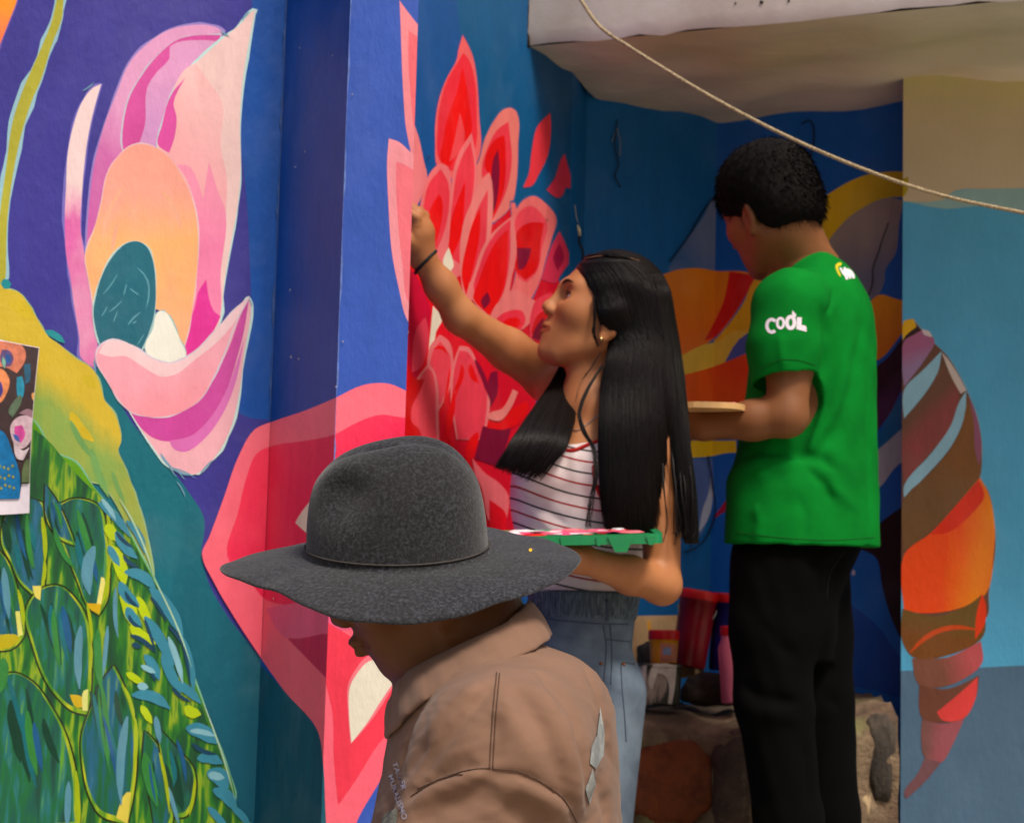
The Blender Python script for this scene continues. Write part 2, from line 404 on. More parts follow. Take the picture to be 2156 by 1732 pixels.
P('A','A1',[(1520,215),(1450,180),(1340,170),(1150,205),(1000,300),(880,430),(790,640),(710,850),(640,1120),(605,1400),(588,1690),(620,1660),(660,1480),(730,1200),(830,1040),(900,1010),(1000,990),(1070,1000),(1100,850),(1160,640),(1320,430),(1480,290)],(222,158,200),O,c2=(196,84,164),g=((900,650),(700,1150)),edge=(150,130,200))
P('A','A1',[(1500,240),(1300,245),(1190,280),(1060,390),(960,520),(890,640),(855,750),(830,950),(838,1020),(900,990),(1000,990),(1068,1000),(1100,840),(1160,640),(1330,430),(1480,290)],(214,88,164),O,edge=(196,196,214),ew=.004)
P('A','A1',[(1480,285),(1400,275),(1160,315),(1150,400),(1060,500),(1000,600),(985,850),(940,990),(1066,1000),(1100,840),(1160,640),(1330,430)],(222,160,204),O,c2=(206,150,206),g=((1200,400),(1000,950)),streak=.4)
P('A','A1',[(1734,68),(1690,100),(1640,160),(1520,260),(1330,430),(1220,540),(1160,660),(1110,830),(1070,980),(1080,1040),(1200,1200),(1300,1400),(1335,1732),(1300,2170),(1235,2400),(1290,2440),(1400,2330),(1480,2230),(1505,2120),(1520,1950),(1570,1650),(1615,1400),(1635,1150),(1630,850),(1650,550),(1690,300)],(244,208,206),O,edge=(190,224,226))
P('A','A1',[(1330,430),(1250,480),(1160,660),(1110,830),(1075,990),(1180,1120),(1300,1330),(1340,1732),(1310,2060),(1240,2400),(1300,2420),(1470,2200),(1490,1950),(1530,1500),(1540,1200),(1500,1000),(1510,700),(1420,560)],(248,176,182),O,streak=.45,c2=(244,196,196),g=((1180,1100),(1500,700)))
P('A','A1',[(1200,1120),(1270,1220),(1330,1450),(1345,1732),(1320,1990),(1290,2200),(1250,2390),(1300,2420),(1420,2290),(1490,2170),(1500,1850),(1535,1450),(1480,1300),(1420,1100),(1380,1350),(1330,1200),(1280,1130)],(246,136,178),O,c2=(248,160,184),g=((1300,1700),(1450,1250)),streak=.5)
P('A','A1',[(1260,530),(1160,650),(1100,850),(1072,985),(1150,1040),(1185,940),(1200,800),(1180,700)],(226,92,172),O,streak=.4)
P('A','A1',[(1345,1990),(1400,1900),(1450,2110),(1500,2150),(1420,2300),(1300,2430),(1236,2400),(1280,2220),(1325,2080)],(232,62,160),O,streak=.4)
P('A','A1',[(960,980),(880,1000),(790,1080),(730,1180),(690,1370),(640,1560),(580,1732),(590,1830),(620,1980),(640,2110),(680,2060),(900,2100),(1055,2100),(1090,2110),(1150,2170),(1190,2270),(1240,2390),(1290,2200),(1320,2000),(1345,1732),(1340,1520),(1300,1330),(1240,1200),(1150,1070),(1070,1010)],(255,168,152),O,c2=(250,184,118),g=((900,1250),(950,1700)),streak=.4,edge=(230,200,210),ew=.003)
strokes('A','A1',[(700,1600,860,1250,30,-30),(860,1480,1000,1420,40,-20),(760,1700,800,1500,26,0),(1100,1300,1230,1560,40,-20)],(255,178,150),O,streak=.5)
P('A','A1',[(925,1640),(850,1660),(760,1750),(690,1880),(650,2020),(635,2120),(655,2260),(680,2340),(760,2330),(860,2340),(960,2380),(1020,2240),(1052,2110),(1056,1900),(1030,1740),(985,1665)],(36,104,124),O,edge=(180,214,214),ew=.004,streak=.4)
strokes('A','A1',[(700,2000,800,1860,9,6),(740,2120,830,2040,9,5),(860,1930,840,2010,10,0),(930,1820,1010,2000,10,-30),(1005,1900,990,2100,10,-14),(870,2210,960,2120,12,-8),(770,2190,800,2110,8,0),(880,1960,950,2010,9,0),(900,2200,930,2180,9,0),(980,2270,930,2350,8,0),(690,2150,730,2080,8,2)],(96,156,172),O)
P('A','A1',[(1085,2115),(1060,2140),(1040,2230),(985,2360),(1040,2450),(1160,2490),(1262,2420),(1220,2300),(1190,2230),(1150,2150),(1120,2118)],(238,238,228),O,edge=(150,190,196),ew=.003,streak=.1)
P('A','A1',[(1692,2015),(1706,2080),(1660,2400),(1620,2700),(1560,2930),(1480,3080),(1350,3212),(1310,3222),(1150,3170),(1050,3050),(960,2920),(870,2780),(1000,2810),(1180,2800),(1330,2740),(1440,2580),(1540,2330),(1620,2130)],(240,182,194),O,edge=(196,228,228))
P('A','A1',[(1690,2040),(1640,2130),(1560,2350),(1470,2540),(1350,2730),(1180,2810),(1000,2820),(885,2795),(960,2910),(1050,2980),(1150,3000),(1300,2960),(1420,2850),(1540,2650),(1620,2400),(1660,2240)],(206,82,164),O,streak=.4)
P('A','A1',[(1660,2300),(1540,2650),(1420,2850),(1300,2960),(1150,2995),(1180,3050),(1260,3070),(1400,2970),(1520,2800),(1600,2600)],(220,120,190),O,streak=.35)
P('A','A1',[(1692,2015),(1600,2100),(1480,2230),(1350,2370),(1250,2440),(1150,2470),(1040,2440),(900,2350),(800,2315),(720,2325),(660,2390),(658,2460),(720,2570),(790,2690),(880,2790),(1000,2830),(1120,2830),(1250,2790),(1370,2700),(1450,2560),(1530,2380),(1600,2190)],(240,168,184),O,edge=(214,206,222),ew=.004,c2=(240,154,166),g=((1000,2500),(1100,2800)))
P('A','A1',[(1692,2015),(1600,2100),(1480,2230),(1350,2370),(1250,2440),(1150,2470),(1040,2440),(900,2350),(800,2315),(720,2325),(670,2400),(750,2425),(850,2420),(980,2500),(1100,2560),(1200,2540),(1330,2440),(1470,2330),(1600,2180)],(242,206,212),O,streak=.15)
strokes('A','A1',[(1160,3170,1290,3230,14,10),(1180,3180,1330,3250,8,-8),(1090,3080,1170,3180,16,6),(1140,3150,1200,3240,8,4),(1210,3200,1260,3260,7,3),(1200,3270,1260,3380,9,-6),(1360,3220,1450,3120,10,-4),(640,2440,650,2560,10,0),(560,620,640,560,8,6),(1640,140,1700,80,9,-4),(1500,210,1560,250,10,4),(1690,2030,1712,2090,8,-4)],(120,168,196),O,streak=.5)
# ---- green bird
B='painted_bird'
P('A','A1',[(-60,1850),(0,1930),(40,1960),(130,1990),(200,2080),(260,2180),(330,2290),(400,2340),(520,2440),(620,2500),(660,2560),(690,2650),(710,2720),(770,2800),(810,2900),(822,3000),(800,3060),(830,3130),(890,3280),(930,3400),(955,3480),(1000,3650),(1046,3925),(930,3720),(830,3500),(700,3300),(600,3260),(440,3140),(0,3300),(-100,2600)],(204,178,66),B,name='painted_neck',c2=(112,160,86),g=((600,2700),(420,2900)),edge=(150,180,130),ew=.004,streak=.35,soft=.3)
strokes('A','A1',[(310,2250,440,2330,46,-8),(60,1960,20,1900,60,0)],(40,140,150),B)
strokes('A','A1',[(60,2050,230,2180,90,-20),(480,2800,640,3000,70,20),(560,2560,650,2640,60,-10)],(206,182,58),B,streak=.4)
strokes('A','A1',[(620,3050,740,3380,50,10),(750,3450,880,3660,50,0),(480,2860,640,3120,40,14),(760,3200,850,3420,30,6)],(112,160,92),B,streak=.4)
P('A','A3',[(-60,-700),(195,-480),(300,-320),(420,-260),(500,-150),(620,0),(700,100),(780,250),(850,380),(930,560),(1020,740),(1060,900),(1120,1060),(1200,1280),(1250,1400),(1300,1560),(1310,1650),(1400,1760),(1500,2000),(-80,2000)],(92,150,26),B,name='painted_body',c2=(30,110,50),g=((500,400),(900,1700)),streak=.6,edge=(120,180,150),ew=.004,axis=(40,40,9))
R=random.Random(3)
FE_=[[(10,190),(60,290),(110,400),(170,460),(222,505),(242,440),(252,300),(250,150),(235,-40),(120,-60),(20,60)],
[(280,30),(350,200),(430,400),(490,540),(547,582),(592,500),(607,350),(592,150),(550,-20),(400,-60)],
[(-60,775),(60,770),(130,700),(136,620),(100,450),(40,280),(-20,210),(-80,500)],
[(140,560),(180,750),(250,940),(330,1050),(400,1110),(484,1132),(502,1000),(506,850),(492,640),(440,520),(330,420),(220,440)],
[(450,1250),(460,1450),(500,1600),(560,1690),(704,1736),(742,1550),(757,1350),(742,1150),(690,980),(630,860),(560,950),(500,1100)],
[(-60,1000),(60,900),(180,950),(280,1080),(360,1230),(420,1450),(440,1760),(-60,1800)],
[(800,1220),(870,1300),(930,1500),(940,1760),(860,1790),(830,1600),(790,1400)],
[(860,1190),(1000,1340),(1070,1430),(1082,1550),(1030,1690),(970,1700),(920,1500)],
[(250,-140),(330,-20),(420,200),(330,160),(260,60)]]
def feather_paint(stops, axis, seed):
    m,nt,b=newmat('feather_paint')
    tc=N(nt,'ShaderNodeTexCoord'); mp=N(nt,'ShaderNodeMapping'); mp.inputs['Scale'].default_value=axis; mp.inputs['Rotation'].default_value=(0,math.radians(-13),0); mp.inputs['Location'].default_value=(seed,seed*.7,seed*1.3)
    nt.links.new(tc.outputs['Object'],mp.inputs[0]); n=N(nt,'ShaderNodeTexNoise'); n.inputs['Scale'].default_value=1; n.inputs['Detail'].default_value=3; n.inputs['Roughness'].default_value=.5; n.inputs['Distortion'].default_value=.4
    nt.links.new(mp.outputs[0],n.inputs['Vector']); r=ramp(nt,n.outputs['Fac'],[(p,rgba(c)) for p,c in stops])
    n2=noise(nt,1,4,.6,(120,120,24)); nt.links.new(mix(nt,math_(nt,'MULTIPLY',n2,.35),r,(.004,.05,.03,1)),b.inputs['Base Color']); b.inputs['Roughness'].default_value=.45; bump(nt,b,n2,.2,.003); return m
def Pm(fk,fr,pts,mat,group,name,grow=0.0):
    ox,oy,k=FR[fr]; fac=FAC[fk]; poly=[fac.sz(u,v) for u,v in (tuple(p) for p in crv([(ox+x*k,oy+y*k) for x,y in pts],5,True))]
    sheet(fk,[offset_poly(poly,grow)] if grow else [poly],mat,name,group)
Pm('A','A3',[(-60,-500),(195,-440),(420,-200),(620,0),(700,110),(780,260),(850,390),(930,570),(1010,750),(1050,910),(1110,1070),(1190,1290),(1240,1400),(1290,1560),(1300,1660),(1390,1790),(1400,2000),(-80,2000)],feather_paint([(.30,(6,60,36)),(.45,(14,88,30)),(.54,(48,124,24)),(.62,(150,176,24)),(.70,(30,112,40))],(60,60,9),1),B,'painted_body')
OUTL=paint((30,34,10),1.0); RIM=feather_paint([(.35,(60,130,24)),(.5,(130,170,20)),(.62,(190,196,30))],(60,60,9),9.0); 
for i,fe_ in enumerate(FE_):
    fp=feather_paint([(.28,(8,56,44)),(.42,(14,86,74)),(.52,(20,104,50)),(.60,(36,110,116)),(.72,(96,160,40))] if i%2 else [(.28,(10,64,36)),(.42,(16,98,50)),(.52,(22,92,96)),(.62,(40,100,140)),(.74,(120,170,40))],(70,70,9),2+i*3.1)
    Pm('A','A3',fe_,OUTL,B,'painted_outline',.0030); Pm('A','A3',fe_,RIM,B,'painted_rim'); Pm('A','A3',[(x-(x-sum(p[0] for p in fe_)/len(fe_))*.09-6,y-(y-sum(p[1] for p in fe_)/len(fe_))*.05-14) for x,y in fe_],fp,B,'painted_feather')
dark=[];teal=[];lb=[];yl=[];gn=[];ol=[];bl=[]
for fe_ in FE_:
    xs=[p[0] for p in fe_]; ys=[p[1] for p in fe_]; cx=sum(xs)/len(xs); cy=sum(ys)/len(ys); w=max(xs)-min(xs); h=max(ys)-min(ys)
    for k in range(7):
        t=R.uniform(-.26,.22); x=cx+t*w*.8; y=cy+R.uniform(-.20,.08)*h; L=h*R.uniform(.30,.60)*(1-abs(t)); lean=R.uniform(.08,.22)
        (dark,teal,gn,dark,bl)[k%5].append((x-lean*L,y-L*.5,x+lean*L*.4,y+L*.5,w*R.uniform(.05,.12),R.uniform(-14,14)))
yl+= [(232,40,248,300,26,-8),(246,280,228,430,22,-8),(590,0,606,330,22,-12),(600,300,562,530,22,-10),(480,520,504,760,18,-10),(504,740,488,940,18,-6),(690,980,745,1180,20,-8),(748,1150,738,1440,24,-8),(100,440,130,660,24,-8),(1078,1480,1046,1690,18,-6),(880,1340,936,1680,20,-10),(420,1440,440,1760,26,0)]
P('A','A3',[(180,420),(230,420),(222,500),(195,480)],(226,214,110),B,name='painted_tip'); P('A','A3',[(560,370),(578,380),(560,520),(535,520)],(226,220,130),B,name='painted_tip')
P('A','A3',[(480,515),(560,520),(550,575),(500,550)],(206,170,10),B,name='painted_tip'); P('A','A3',[(85,560),(110,560),(128,690),(100,700)],(220,220,120),B,name='painted_tip')
P('A','A3',[(0,690),(90,690),(110,710),(60,760),(-20,770)],(190,176,10),B,name='painted_tip'); P('A','A3',[(385,1020),(450,1030),(460,1090),(420,1090)],(200,170,30),B,name='painted_tip')
P('A','A3',[(462,1000),(488,990),(484,1110),(456,1110)],(214,216,130),B,name='painted_tip'); P('A','A3',[(700,1560),(726,1560),(706,1735),(640,1700)],(216,200,90),B,name='painted_tip')
lb+=[(20,320,50,600,40,0),(520,200,496,470,64,26),(446,640,440,990,44,12),(704,1140,670,1630,46,20),(380,1500,370,1760,36,0),(596,640,570,920,24,0),(860,1140,885,1290,34,0),(640,430,652,710,24,10),(930,1530,990,1740,24,0)]
gn+=[(150,20,180,330,24,10),(540,660,560,1000,44,8),(800,1340,870,1640,60,8),(20,820,0,1010,70,0),(300,100,420,330,30,20),(560,960,600,1400,30,-10)]
dark+=[(60,1050,150,1400,60,20),(240,1150,330,1400,40,14),(640,1000,680,1200,30,8),(20,60,60,240,40,0),(960,1360,1010,1660,60,14)]
for col_,l_,g_ in (((8,62,44),dark,0),((28,106,116),teal,0),((52,128,60),gn,0),((34,90,136),bl,0),((92,146,166),lb,0),((160,180,20),yl,0)):
    strokes('A','A3',l_,col_,B,streak=.5,axis=(60,60,14))
# yellow-green gaps and the blue plait down the bird's edge
strokes('A','A3',[(590,80,640,170,60),(620,200,690,420,70,-10),(680,430,730,640,80,-10),(760,480,830,640,50),(720,640,860,740,60,10),(700,900,790,960,40),(780,1080,840,1180,40),(1020,1090,1110,1130,60,10)],(176,200,30),B,streak=.3)
strokes('A','A3',[(545,-40,720,150,44,-14),(640,120,760,270,52,14),(700,60,800,240,40,-20),(690,340,860,440,60,-26),(830,430,1010,700,70,-20),(800,590,960,860,60,-10),(1000,690,1070,1010,40,-16),(900,780,1000,1010,56,10),(950,950,1110,1070,50,-16),(1030,1200,1200,1290,80,-20),(1090,1370,1230,1400,60,-16),(1150,1440,1260,1540,90,-20),(1180,1540,1300,1660,70,-24),(700,540,780,640,56,10),(660,400,770,530,60,16),(600,200,660,310,40),(800,800,880,940,50,-10),(730,1020,940,1100,60,-30),(1280,1640,1380,1750,40,-10),(1150,1640,1260,1760,40)],(62,134,158),B,streak=.35)
strokes('A','A3',[(640,120,740,210,22,10),(680,250,770,320,24,12),(690,450,770,540,24,12),(710,580,780,650,22,14),(830,480,920,620,18,-8),(930,640,1020,760,22,-8),(1000,720,1050,980,16,-10),(800,600,860,780,16),(720,690,860,790,26,-14),(1060,1290,1200,1350,26,14),(950,980,1060,1060,18,12),(820,860,860,950,18),(730,740,780,760,30)],(24,66,92),B,streak=.3)
strokes('A','A3',[(930,700,1010,960,34,-8),(560,-60,640,60,26,-6),(780,860,860,900,30),(760,970,820,980,40),(1150,1460,1240,1480,44),(1050,1220,1190,1250,30,-8)],(132,182,196),B,streak=.3)
strokes('A','A3',[(850,380,1060,870,9,-14),(1120,1060,1300,1600,9,-10),(660,-60,850,370,10,-20)],(170,206,176),B)
# ---- coral flower over left wall and pillar
C='painted_coral_flower'
P('ABC','U',[(425,1165),(440,1130),(470,1050),(500,965),(535,905),(575,887),(640,865),(705,838),(760,812),(800,806),(830,811),(880,845),(880,1000),(870,1200),(870,1440),(850,1560),(830,1596),(790,1660),(750,1732),(735,1800),(690,1800),(685,1700),(680,1600),(668,1535),(600,1455),(550,1385),(500,1310),(450,1225)],(250,116,134),C,c2=(246,104,124),g=((600,900),(600,1350)))
P('ABC','U',[(478,1170),(500,1080),(520,1000),(540,955),(575,938),(640,928),(700,916),(750,890),(800,873),(830,876),(880,890),(880,1000),(870,1200),(760,1272),(650,1275),(560,1262),(530,1230)],(240,66,96),C,c2=(226,44,84),g=((520,1000),(680,1180)))
P('BC','U',[(622,1100),(635,1078),(668,1045),(720,1060),(720,1130),(660,1130)],(232,216,202),C)
P('BC','U',[(606,1344),(690,1334),(740,1360),(700,1440)],(196,44,86),C)
P('BC','U',[(560,1280),(690,1262),(760,1275),(760,1320),(690,1332),(600,1340)],(228,98,134),C)
P('C','U',[(690,1310),(740,1340),(800,1375),(850,1420),(860,1480),(790,1575),(750,1640),(712,1694),(703,1600),(700,1500),(684,1420)],(240,72,92),C)
P('C','U',[(733,1440),(748,1410),(772,1382),(810,1376),(850,1400),(830,1440),(800,1490),(770,1530),(738,1566),(733,1500)],(250,128,142),C)
P('C','U',[(737,1445),(752,1417),(774,1393),(810,1386),(850,1405),(800,1478),(772,1522),(740,1563),(735,1500)],(228,222,206),C,streak=.1)
# tall petals on the pillar edge
P('C','A4',[(983,5),(990,150),(1000,450),(1010,650),(1025,850),(1055,1010),(1075,1100),(1140,1100),(1140,200),(1112,172),(1050,95)],(252,146,156),C)
P('C','A4',[(1045,210),(1140,290),(1140,700),(1080,870),(1060,650),(1045,450)],(252,116,126),C)
P('C','U',[(818.5,292),(815,340),(818,433),(825,530),(840,608),(858,675),(880,700),(880,330),(864,320),(840,299)],(254,156,168),C)
P('C','U',[(834,341),(834,400),(839,480),(848,560),(862,640),(880,650),(880,370),(850,346)],(252,124,138),C)
# ---- red flower on the receding wall
D='painted_red_flower'; PK=(250,120,124); MR=(246,70,84); RD=(232,10,38); DK=(128,4,52)
P('D','W1',[(60,300),(200,200),(400,150),(640,100),(900,250),(1060,600),(1150,660),(1100,900),(1060,1100),(1000,1400),(1015,2250),(900,2500),(0,2500),(60,900)],(222,20,48),D,c2=(200,14,50),g=((300,600),(800,1300)))
P('D','A4',[(1020,700),(1060,760),(1085,850),(1115,940),(1145,1080),(1172,1215),(1150,1290),(1100,1400),(1000,1500),(1000,900)],(250,130,136),D)
P('D','A4',[(1412,240),(1385,330),(1370,410),(1300,540),(1250,680),(1225,850),(1225,980),(1235,1120),(1300,1200),(1420,1200),(1510,1110),(1537,1000),(1525,800),(1510,550),(1480,380),(1440,290)],(250,104,106),D,edge=(70,70,140),ew=.006)
P('D','A4',[(1415,360),(1380,420),(1310,540),(1260,700),(1240,880),(1250,1080),(1330,1160),(1440,1120),(1500,1000),(1508,800),(1490,520),(1450,400)],(246,60,72),D)
P('D','A4',[(1408,455),(1380,600),(1310,800),(1280,950),(1265,1100),(1330,1130),(1400,1000),(1470,900),(1455,700),(1425,520)],RD,D)
P('D','A4',[(1390,765),(1370,880),(1320,1100),(1390,1040),(1425,940),(1408,820)],(246,80,86),D)
P('D','A4',[(1740,735),(1690,745),(1620,830),(1560,950),(1535,1050),(1500,1180),(1600,1520),(1640,1500),(1740,1400),(1775,1250),(1787,1000),(1777,760)],(252,128,122),D,edge=(60,90,140),ew=.007)
P('D','A4',[(1722,828),(1650,880),(1590,980),(1540,1150),(1600,1520),(1700,1320),(1745,1100),(1730,900)],MR,D)
P('D','A4',[(1692,918),(1620,960),(1560,1130),(1600,1200),(1610,1500),(1690,1290),(1702,1000)],(224,6,34),D)
P('D','A4',[(1652,1018),(1620,1080),(1605,1200),(1605,1470),(1635,1400),(1662,1150)],DK,D)
P('D','A4',[(1472,903),(1420,980),(1390,1030),(1350,1150),(1330,1300),(1300,1732),(1350,1900),(1480,1800),(1500,1400),(1512,1150)],PK,D)
P('D','A4',[(1465,965),(1400,1080),(1365,1200),(1345,1350),(1320,1732),(1400,1800),(1450,1500),(1492,1150)],MR,D)
P('D','A4',[(1428,1230),(1380,1350),(1330,1500),(1308,1680),(1330,1760),(1400,1600),(1422,1400)],RD,D)
P('D','A4',[(1592,1172),(1530,1230),(1490,1330),(1420,1500),(1390,1732),(1430,2150),(1560,1800),(1602,1600),(1612,1250)],(252,132,130),D)
P('D','A4',[(1582,1290),(1500,1450),(1450,1732),(1470,1980),(1560,1690),(1580,1400)],MR,D)
P('D','W1',[(637,195),(590,280),(555,400),(515,640),(545,760),(610,500),(634,350)],RD,D)
P('D','A4',[(1262,1112),(1200,1160),(1150,1270),(1110,1500),(1130,1800),(1250,2050),(1310,1700),(1332,1300),(1312,1140)],PK,D)
P('D','A4',[(1262,1150),(1180,1250),(1140,1500),(1180,1800),(1290,1560),(1314,1250)],MR,D)
P('D','A4',[(1250,1318),(1200,1400),(1140,1600),(1180,1780),(1260,1540),(1272,1370)],RD,D)
P('D','W1',[(430,450),(392,550),(440,610),(462,570),(447,500)],(240,226,206),D); P('D','W1',[(330,830),(318,950),(292,1215),(318,1205),(350,1000),(390,910)],(240,226,206),D)
P('D','W1',[(985,116),(920,140),(872,200),(858,160),(835,160),(845,300),(870,600),(830,760),(960,800),(1020,680),(1070,500),(1100,400),(1132,260),(1070,170)],(250,116,116),D,edge=(60,90,140),ew=.006)
P('D','W1',[(970,180),(900,210),(868,260),(878,640),(940,680),(1010,600),(1040,450),(1072,300)],(230,78,90),D)
P('D','W1',[(1052,292),(960,288),(880,340),(868,600),(930,662),(1000,600),(1032,400)],(214,0,36),D,sharp=True)
P('D','W1',[(967,455),(875,452),(880,592),(910,592),(950,530)],DK,D)
P('D','W1',[(850,240),(800,280),(720,350),(650,450),(600,600),(565,740),(700,940),(800,820),(842,640),(872,480)],(252,128,128),D)
P('D','W1',[(832,268),(760,330),(680,440),(630,570),(592,720),(690,900),(780,760),(825,550)],(242,66,82),D)
P('D','W1',[(816,328),(740,410),(680,520),(620,680),(590,780),(710,900),(790,710),(812,550)],RD,D)
P('D','W1',[(682,738),(640,800),(660,850),(700,800)],DK,D)
P('D','W1',[(1152,342),(1100,440),(1060,560),(1035,660),(1130,680),(1150,645),(1180,600),(1222,530),(1200,450)],(206,58,84),D)
P('D','W1',[(1152,420),(1110,520),(1140,600),(1180,520)],(150,20,60),D)
P('D','W1',[(860,720),(780,780),(720,850),(690,960),(760,1050),(950,950),(1000,800),(960,780)],(252,126,126),D)
P('D','W1',[(900,860),(800,870),(740,920),(760,1010),(880,1000),(930,920)],(238,64,80),D)
P('D','W1',[(880,910),(800,920),(770,960),(830,1010),(900,950)],RD,D)
P('D','W1',[(1100,740),(1000,790),(960,900),(955,1045),(1030,1060),(1060,960),(1120,850)],(226,66,82),D)
P('D','W1',[(1070,845),(1000,900),(965,1010),(1040,1040),(1080,930)],(196,0,36),D)
P('D','W1',[(1045,905),(1000,960),(968,1040),(1030,1050),(1062,980)],(110,0,40),D)
P('D','W1',[(160,590),(200,610),(250,700),(310,850),(300,1000),(250,1220),(200,1330),(120,1400)],(196,22,62),D,c2=(176,10,50),g=((240,800),(180,1200)))
P('D','W1',[(300,1010),(280,900),(220,980),(195,1140),(190,1260),(240,1240)],(220,72,92),D)
P('D','W1',[(372,1015),(310,1090),(290,1250),(360,1520),(440,1360),(458,1150),(432,1060)],(252,124,128),D)
P('D','W1',[(375,1060),(325,1130),(310,1260),(370,1480),(430,1340),(440,1160)],(244,78,92),D)
strokes('D','W1',[(330,1110,420,1150,22,-30),(470,1150,600,1320,28,-60),(450,1400,520,1180,14,-12)],RD,D)
P('D','W1',[(500,1090),(460,1200),(440,1400),(480,1700),(660,1700),(700,1460),(690,1350),(620,1210),(560,1100)],(252,126,130),D)
P('D','W1',[(500,1120),(470,1220),(455,1400),(490,1700),(650,1690),(680,1440),(670,1340),(610,1220),(550,1130)],(244,74,90),D)
P('D','H1',[(1175,48),(1110,130),(1060,250),(1035,400),(1050,700),(1260,740),(1245,400),(1242,200),(1212,88)],(252,126,130),D)
P('D','H1',[(1170,75),(1115,150),(1070,260),(1048,400),(1060,700),(1240,720),(1226,400),(1222,200),(1200,100)],(242,80,92),D)
P('D','H1',[(1020,-20),(1090,150),(1150,150),(1110,250),(1068,330),(1062,440),(1110,490),(1142,590),(1000,640)],(200,2,28),D)
strokes('D','H1',[(1405,55,1345,240,34,-20),(1345,230,1285,560,30,-20),(1330,330,1340,610,20,30),(1460,50,1515,180,40,14),(1510,515,1440,730,60,10),(1320,80,1250,420,16,-14),(1405,90,1330,330,12,-10)],RD,D)
P('D','H1',[(1600,110),(1645,95),(1645,250),(1598,340)],DK,D)
P('D','H1',[(1545,470),(1640,480),(1740,480),(1690,640),(1630,740),(1490,690)],(122,0,50),D)
P('D','H1',[(1590,385),(1680,350),(1750,220),(1785,240),(1730,360),(1660,435),(1582,420)],(252,134,130),D)
P('D','H1',[(1585,432),(1660,452),(1760,340),(1850,300),(1855,360),(1780,460),(1680,495),(1570,480)],(226,4,36),D)
P('D','H1',[(1475,690),(1560,790),(1660,860),(1722,950),(1700,1130),(1600,1130),(1540,900),(1490,790)],(250,112,120),D)
P('D','H1',[(1590,970),(1700,1060),(1700,1180),(1590,1180)],(224,16,46),D)
strokes('D','W1',[(600,1180,700,1440,30,-10)],DK,D)
P('D','A4',[(2006,768),(1920,860),(1880,1030),(1860,1180),(1822,1274),(1880,1262),(1930,1180),(1990,1050),(2012,850)],(228,66,76),D,edge=(80,80,120),ew=.005)
P('DE','W1',[(1165,-130),(1120,0),(1068,75),(1140,127),(1170,112),(1190,60),(1230,70),(1269,142),(1235,20),(1185,-160)],(206,54,76),D)
# ---- orange bloom in the corner
Eg='painted_orange_bloom'
P('E','Z4',[(310,560),(240,690),(120,860),(30,1000),(120,1020),(420,1010),(420,500)],(96,108,138),Eg,c2=(40,80,130),g=((260,800),(120,980)),streak=.5)
P('EF','Z4',[(-100,1060),(0,1030),(80,1003),(200,990),(330,1008),(480,1010),(560,1035),(520,1110),(440,1250),(330,1390),(200,1480),(60,1540),(-60,1540)],(222,118,8),Eg,c2=(206,92,6),g=((200,1050),(150,1450)),streak=.5)
P('EF','Z4',[(400,1010),(560,1035),(500,1150),(400,1300),(300,1410),(250,1420),(360,1200)],(186,36,6),Eg,streak=.5)
P('F','Z4',[(570,1040),(670,1030),(620,1200),(540,1400),(400,1530),(180,1530),(330,1400),(470,1220)],(206,152,24),Eg,streak=.4)
P('EF','Z5',[(40,170),(100,150),(240,80),(330,60),(420,0),(540,0),(440,110),(370,190),(250,235),(120,262),(40,290)],(200,164,66),Eg,streak=.4,n=3)
P('F','Z5',[(540,-10),(450,55),(372,185),(430,178),(540,120)],(70,78,136),Eg,n=3)
P('EF','Z5',[(40,270),(110,262),(300,212),(540,115),(560,460),(40,460)],(208,84,4),Eg,c2=(196,60,4),g=((250,400),(450,200)),streak=.5,n=3)
P('EF','Z5',[(40,640),(170,650),(440,650),(440,722),(370,726),(300,742),(180,752),(40,740)],(222,166,14),Eg,n=3)
P('EF','Z5',[(180,760),(300,760),(300,1000),(270,1110),(230,1210),(190,1250)],(80,100,150),Eg,streak=.5)
P('EF','Z5',[(290,830),(300,1000),(265,1130),(215,1200),(240,1060),(275,960)],(160,166,180),Eg,streak=.4)
P('F','Z5',[(445,925),(390,990),(295,1125),(345,1090),(445,1020)],(156,24,48),Eg)
P('F','Z4',[(880,640),(1020,530),(1200,440),(1350,416),(1500,420),(1500,505),(1450,560),(1350,570),(1180,640),(1100,720),(1000,880),(930,860),(850,760)],(196,166,20),Eg,c2=(160,140,16),g=((1000,600),(1420,520)),streak=.4)
P('F','Z4',[(1350,570),(1440,590),(1412,720),(1392,900),(1330,1000),(1322,1080),(1262,1190),(1120,1060),(980,870),(1060,740),(1180,640)],(134,126,116),Eg,c2=(84,96,120),g=((1180,700),(1300,1050)),streak=.6)
P('F','Z4',[(1200,1260),(1290,1150),(1380,1170),(1500,1218),(1520,1260),(1420,1390),(1300,1530),(1200,1560)],(206,136,6),Eg,c2=(186,104,6),g=((1300,1200),(1360,1480)))
P('F','Z5',[(1520,-60),(1430,40),(1340,160),(1260,230),(1240,640),(1350,500),(1440,330),(1520,240)],(34,6,16),Eg,c2=(70,26,70),g=((1320,250),(1400,420)))
P('F','Z5',[(1520,300),(1400,420),(1320,560),(1240,720),(1300,710),(1520,520)],(8,92,134),Eg)
P('F','Z5',[(1520,500),(1350,650),(1240,760),(1240,960),(1300,925),(1380,820),(1520,690)],(160,160,164),Eg,streak=.5)
P('F','Z5',[(1520,980),(1350,1100),(1285,1152),(1150,1290),(1270,1345),(1310,1519),(1345,1650),(1400,1790),(1500,1960),(1520,1960)],(20,6,6),Eg)
P('F','Z6',[(1100,150),(1280,250),(1400,350),(1470,450),(1560,600),(1560,720),(1470,705),(1380,680),(1200,650),(1100,650)],(6,62,130),Eg,name='painted_ground',n=3)
